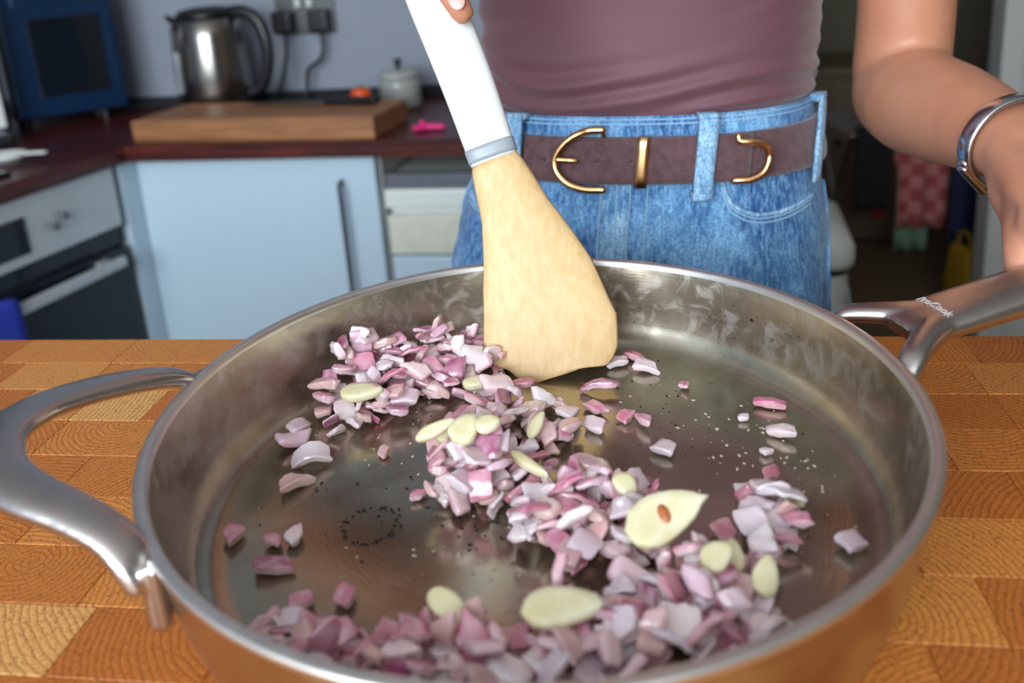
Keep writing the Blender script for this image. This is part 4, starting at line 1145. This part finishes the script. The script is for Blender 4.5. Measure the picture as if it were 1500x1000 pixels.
# face and hair
for s in (-1, 1):
    e = pp(mesh('eye', *ell(HC + Vector((s * .030, -.070, .006)), (.012, .010, .007)), M['eye'])); 
    i_ = mesh('iris', *ell(HC + Vector((s * .030, -.0785, .005)), (.0055, .003, .0055)), M['iris']); i_.parent = e
V, F = tube([HC + Vector((-.022, -.076, -.064)), HC + Vector((0, -.084, -.062)), HC + Vector((.022, -.076, -.064))], [(.003, .004), (.006, .007), (.003, .004)], 10, per=3); pp(mesh('lips', V, F, M['lips']))
hp = [ell(HC + Vector((0, .028, .040)), (.084, .094, .092)), ell(HC + Vector((0, .070, -.020)), (.070, .052, .090)), ell(HC + Vector((0, .125, .02)), (.040, .045, .045)),
      tube([HC + Vector((0, .150, .02)), HC + Vector((0, .175, -.05)), HC + Vector((0, .165, -.15)), HC + Vector((0, .15, -.24))], [.030, .032, .028, .010], 14, up=(1, 0, 0), per=3)]
pp(fused('hair', hp, .006, M['hair'], None, 4))
for s in (-1, 1):
    sh = pp(fused('shoe', [tube([(-.010 + s * .090, .775, .045), (-.010 + s * .092, .71, .042), (-.010 + s * .097, .63, .034), (-.010 + s * .097, .60, .026)], [(.038, .043), (.042, .040), (.045, .032), (.036, .024)], 20, per=4)], .005, M['shoe'], None, 2))
    for v in sh.data.vertices: v.co.z = max(v.co.z, .0)

# mauve jersey top with folds where it is tucked in
n, zs = 220, [1.036 + .0028 * k for k in range(142)]
rings = []
for z in zs:
    ring = []
    for k in range(n):
        th = 2 * PI * k / n; fr = max(0, -math.sin(th)); side = math.cos(th)
        off = .0005 + .0045 * min(1, max(0, (z - 1.046) / .010))
        w = math.exp(-((z - 1.066) / .017) ** 2)
        off += w * .0026 * math.sin(2 * PI * (z + .010 * math.sin(1.7 * th + .6) + .006 * math.sin(3.3 * th)) / .019)
        # pulled folds fanning from the side seams
        ws = max(0, side - .35) / .65
        off += ws * .0006 * math.exp(-((z - 1.108 - .030 * (1 - ws)) / .032) ** 2) * math.sin(2 * PI * (z - .050 * side) / .017 + 1.0)
        wl = max(0, -side - .5) / .5
        off += wl * .0018 * math.exp(-((z - 1.115) / .03) ** 2) * math.sin(2 * PI * (z - .035 * side) / .024)
        off += .0022 * noise.noise(Vector((math.cos(th) * 2.2, math.sin(th) * 2.2, z * 16)))
        off += .0030 * noise.noise(Vector((math.cos(th) * 1.1 + 5, math.sin(th) * 1.1, z * 34)))  * math.exp(-((z - 1.075) / .03) ** 2)
        ring.append(tor(th, z, off))
    rings.append(ring)
V, F = loft(rings, cap=False); top = pp(mesh('jersey_top', V, F, M['shirt']))
sol = top.modifiers.new('thick', 'SOLIDIFY'); sol.thickness = .0012; sol.offset = -1

# jeans
J = [loft([ring_t(z, .003, 64) for z in (.79, .82, .85, .88, .90, .925, .95, .975, 1.0, 1.025, 1.046)])]
for s in (-1, 1):
    J.append(tube([(-.020 + s * .076, .735, .90), (-.018 + s * .080, .735, .78), (-.014 + s * .086, .733, .62), (-.012 + s * .088, .732, .45), (-.010 + s * .090, .735, .10)],
                  [(.080, .108), (.081, .104), (.075, .084), (.072, .074), (.068, .070)], 28, up=(0, 1, 0), per=4, round_ends=False))
jeans = pp(fused('jeans', J, .0035, M['denim'], None, 4))
jn = [(v.co.copy(), v.normal.copy()) for v in jeans.data.vertices]; jc = []
for p, q in jn:
    if p.z < .985:
        p = p + q * (.0016 * noise.noise(Vector((p.x * 18 + 40, p.y * 18, p.z * 46 + p.x * 30))) + .0010 * noise.noise(Vector((p.x * 50, p.y * 50, p.z * 70))))
    jc += p[:]
jeans.data.vertices.foreach_set('co', jc); jeans.data.update()
def pj(o): o.parent = jeans; return o
def patch(name, x0, x1, z0, z1, o0, o1, mat, nx=8, nz=8, ring=False):
    """thin slab that follows the front of the hips; ring = all the way round"""
    cols = []
    for i in range(nx + 1 if not ring else nx):
        if ring: f = lambda z, o, th=2 * PI * i / nx: tor(th, z, o)
        else: f = lambda z, o, x=x0 + (x1 - x0) * i / nx: front(x, z, o)
        loop = [f(z0 + (z1 - z0) * j / nz, o1 - (.0006 if j in (0, nz) else 0)) for j in range(nz + 1)] + [f(z0 + (z1 - z0) * j / nz, o0) for j in range(nz, -1, -1)]
        cols.append(loop)
    V, F = loft(cols, cap=not ring, closed=ring)
    return mesh(name, V, F, mat)
def seam(name, pts, off, r, mat, per=6):
    P = catmull([Vector((x, z, 0)) for x, z in pts], per)
    V, F = tube([front(p.x, p.y, off) for p in P], r, 6, up=(.1, .9, .2)); return mesh(name, V, F, mat)
pj(patch('waistband', 0, 0, 1.0025, 1.0500, .002, .0055, M['denim'], 96, 8, ring=True))
for z in (1.0478, 1.0445):
    V, F = tube([tor(2 * PI * k / 96, z, .0056) for k in range(97)], .00055, 5, round_ends=False); pj(mesh('stitching', V, F, M['thread']))
for x in (.0505, -.0790, .1225):
    w = .0058 if abs(x) < .1 else .0020
    lo = patch('belt_loop', x - w, x + w, .9925, 1.0515, .0125, .0150, M['denim_l'], 4, 10); pj(lo)
    if abs(x) < .1: pj(patch('belt_loop_tack', x - w, x + w, .9905, .9955, .0034, .0152, M['denim_l'], 4, 2))
    pj(patch('belt_loop_tack', x - w, x + w, 1.0475, 1.0520, .0050, .0152, M['denim_l'], 4, 2))
fl = pj(patch('fly_placket', -.018, .004, .86, 1.0025, .0030, .0046, M['denim_l'], 5, 20))
for x in (-.0175, -.006, .0035, .0155):
    pj(seam('stitching', [(x, 1.001), (x + .001, .95), (x + .002, .88)], .0049 if x < .01 else .0034, .0006, M['thread']))
for s in (1, -1):
    c = [(s * .0660, 1.002), (s * .0705, .990), (s * .0770, .9815), (s * .0920, .9740), (s * .1120, .9735), (s * .1310, .9785)]
    pj(seam('pocket_hem', c, .0036, .0017, M['denim_l']))
    for dz in (-.0026, -.0056): pj(seam('stitching', [(a, b + dz) for a, b in c], .0038, .0006, M['thread']))
    pj(seam('side_seam', [(s * .1420, .978), (s * .1500, .94), (s * .1545, .88)], .0036, .0013, M['denim']))

# belt
belt = pp(patch('belt', 0, 0, 1.0020, 1.0358, .0058, .0090, M['suede'], 120, 8, ring=True))
def pb(o): o.parent = belt; return o
belt_end = pb(patch('belt_end', -.0440, .0800, 1.0024, 1.0354, .0092, .0118, M['suede'], 24, 8))
def gold(name, pts, off, r, per=6, tilt=0.):
    P = catmull([Vector((x, z, o)) for x, z, o in pts], per)
    V, F = tube([front(p.x, p.y, off + p.z) for p in P], r, 12, up=(.1, .9, .2)); return pb(mesh(name, V, F, M['gold']))
gold('buckle', [(-.0165, 1.0425, 0), (-.0260, 1.0420, .0015), (-.0365, 1.0365, .0025), (-.0435, 1.0280, .003), (-.0460, 1.0195, .003), (-.0435, 1.0110, .003), (-.0365, 1.0035, .0025), (-.0260, .9995, .0015), (-.0140, .9990, 0)], .0138, .0029)
gold('buckle_bar', [(-.0165, 1.0425, 0), (-.0160, 1.0380, -.002)], .0135, .0018, 2)
gold('prong', [(-.0455, 1.0215, .003), (-.0380, 1.0208, .002), (-.0330, 1.0200, 0)], .0138, .0023)
for x in (.0078, .0132):
    pass
kp = patch('keeper', .0068, .0142, 1.0005, 1.0375, .0120, .0150, M['gold'], 3, 8); pb(kp)
gold('hook', [(.0700, 1.0345, -.001), (.0712, 1.0310, .0), (.0780, 1.0302, .002), (.0850, 1.0265, .003), (.0885, 1.0185, .003), (.0860, 1.0085, .003), (.0795, 1.0040, .002), (.0715, 1.0035, 0), (.0700, 1.0030, -.001)], .0134, .0027)
# holes punched right through the leather
def punch(o, xs, o0, o1):
    cut = []
    for x in xs:
        p, q_ = front(x, 1.0185, o0), front(x, 1.0185, o1); d = (q_ - p).normalized()
        rq = d.to_track_quat('Z', 'Y').to_matrix().to_4x4(); rq.translation = p
        V, F = lathe([(0, 0), (.0017, 0), (.0017, o1 - o0), (0, o1 - o0)], 14); cut.append(([rq @ Vector(v) for v in V], F))
    c = mesh('tmp', *join(cut), smooth=False)
    m = o.modifiers.new('holes', 'BOOLEAN'); m.operation = 'DIFFERENCE'; m.object = c; m.solver = 'EXACT'
    bpy.context.view_layer.update(); dg = bpy.context.evaluated_depsgraph_get()
    me = bpy.data.meshes.new_from_object(o.evaluated_get(dg)); n0 = len(o.data.polygons); o.modifiers.clear()
    if len(me.polygons) > n0 // 2: o.data = me
    bpy.data.objects.remove(c)
punch(belt_end, (-.0190, .0035), .0080, .0140)
punch(belt, (-.0575,), .0066, .0120)

# bracelet: flat silver bangle with a hinge and clasp
bc, bn_ = Vector((.2128, .556, 1.039)), Vector((.32, -1, -.10)).normalized()
bx_ = Vector((1, 0, 0)); bx_ = (bx_ - bn_ * bx_.dot(bn_)).normalized(); bz_ = bn_.cross(bx_).normalized()
if bz_.z < 0: bz_ = -bz_
rings = []
for k in range(64):
    a = 2 * PI * k / 64; d = bx_ * (math.cos(a) * .0320) + bz_ * (math.sin(a) * .0285); o_ = d.normalized()
    rings.append([bc + d + o_ * x + bn_ * y for x, y in ((-.0012, -.0052), (.0008, -.0056), (.0016, -.004), (.0018, 0), (.0016, .004), (.0008, .0056), (-.0012, .0052), (-.0008, 0))])
V, F = loft(rings, cap=False, closed=True); br = pp(mesh('bracelet', V, F, M['silver']))
for a_, nm in ((R(72), 'clasp'), (R(203), 'hinge'), (R(222), 'clasp_bar')):
    d = bx_ * (math.cos(a_) * .0332) + bz_ * (math.sin(a_) * .0297); tdir = (bz_ * math.cos(a_) - bx_ * math.sin(a_)).normalized()
    ln = .011 if nm == 'clasp_bar' else .004
    V, F = tube([bc + d - tdir * ln, bc + d + tdir * ln], [(.0026, .0046)] * 2, 12, up=tuple(bn_)); c_ = mesh(nm, V, F, M['silver']); c_.parent = br
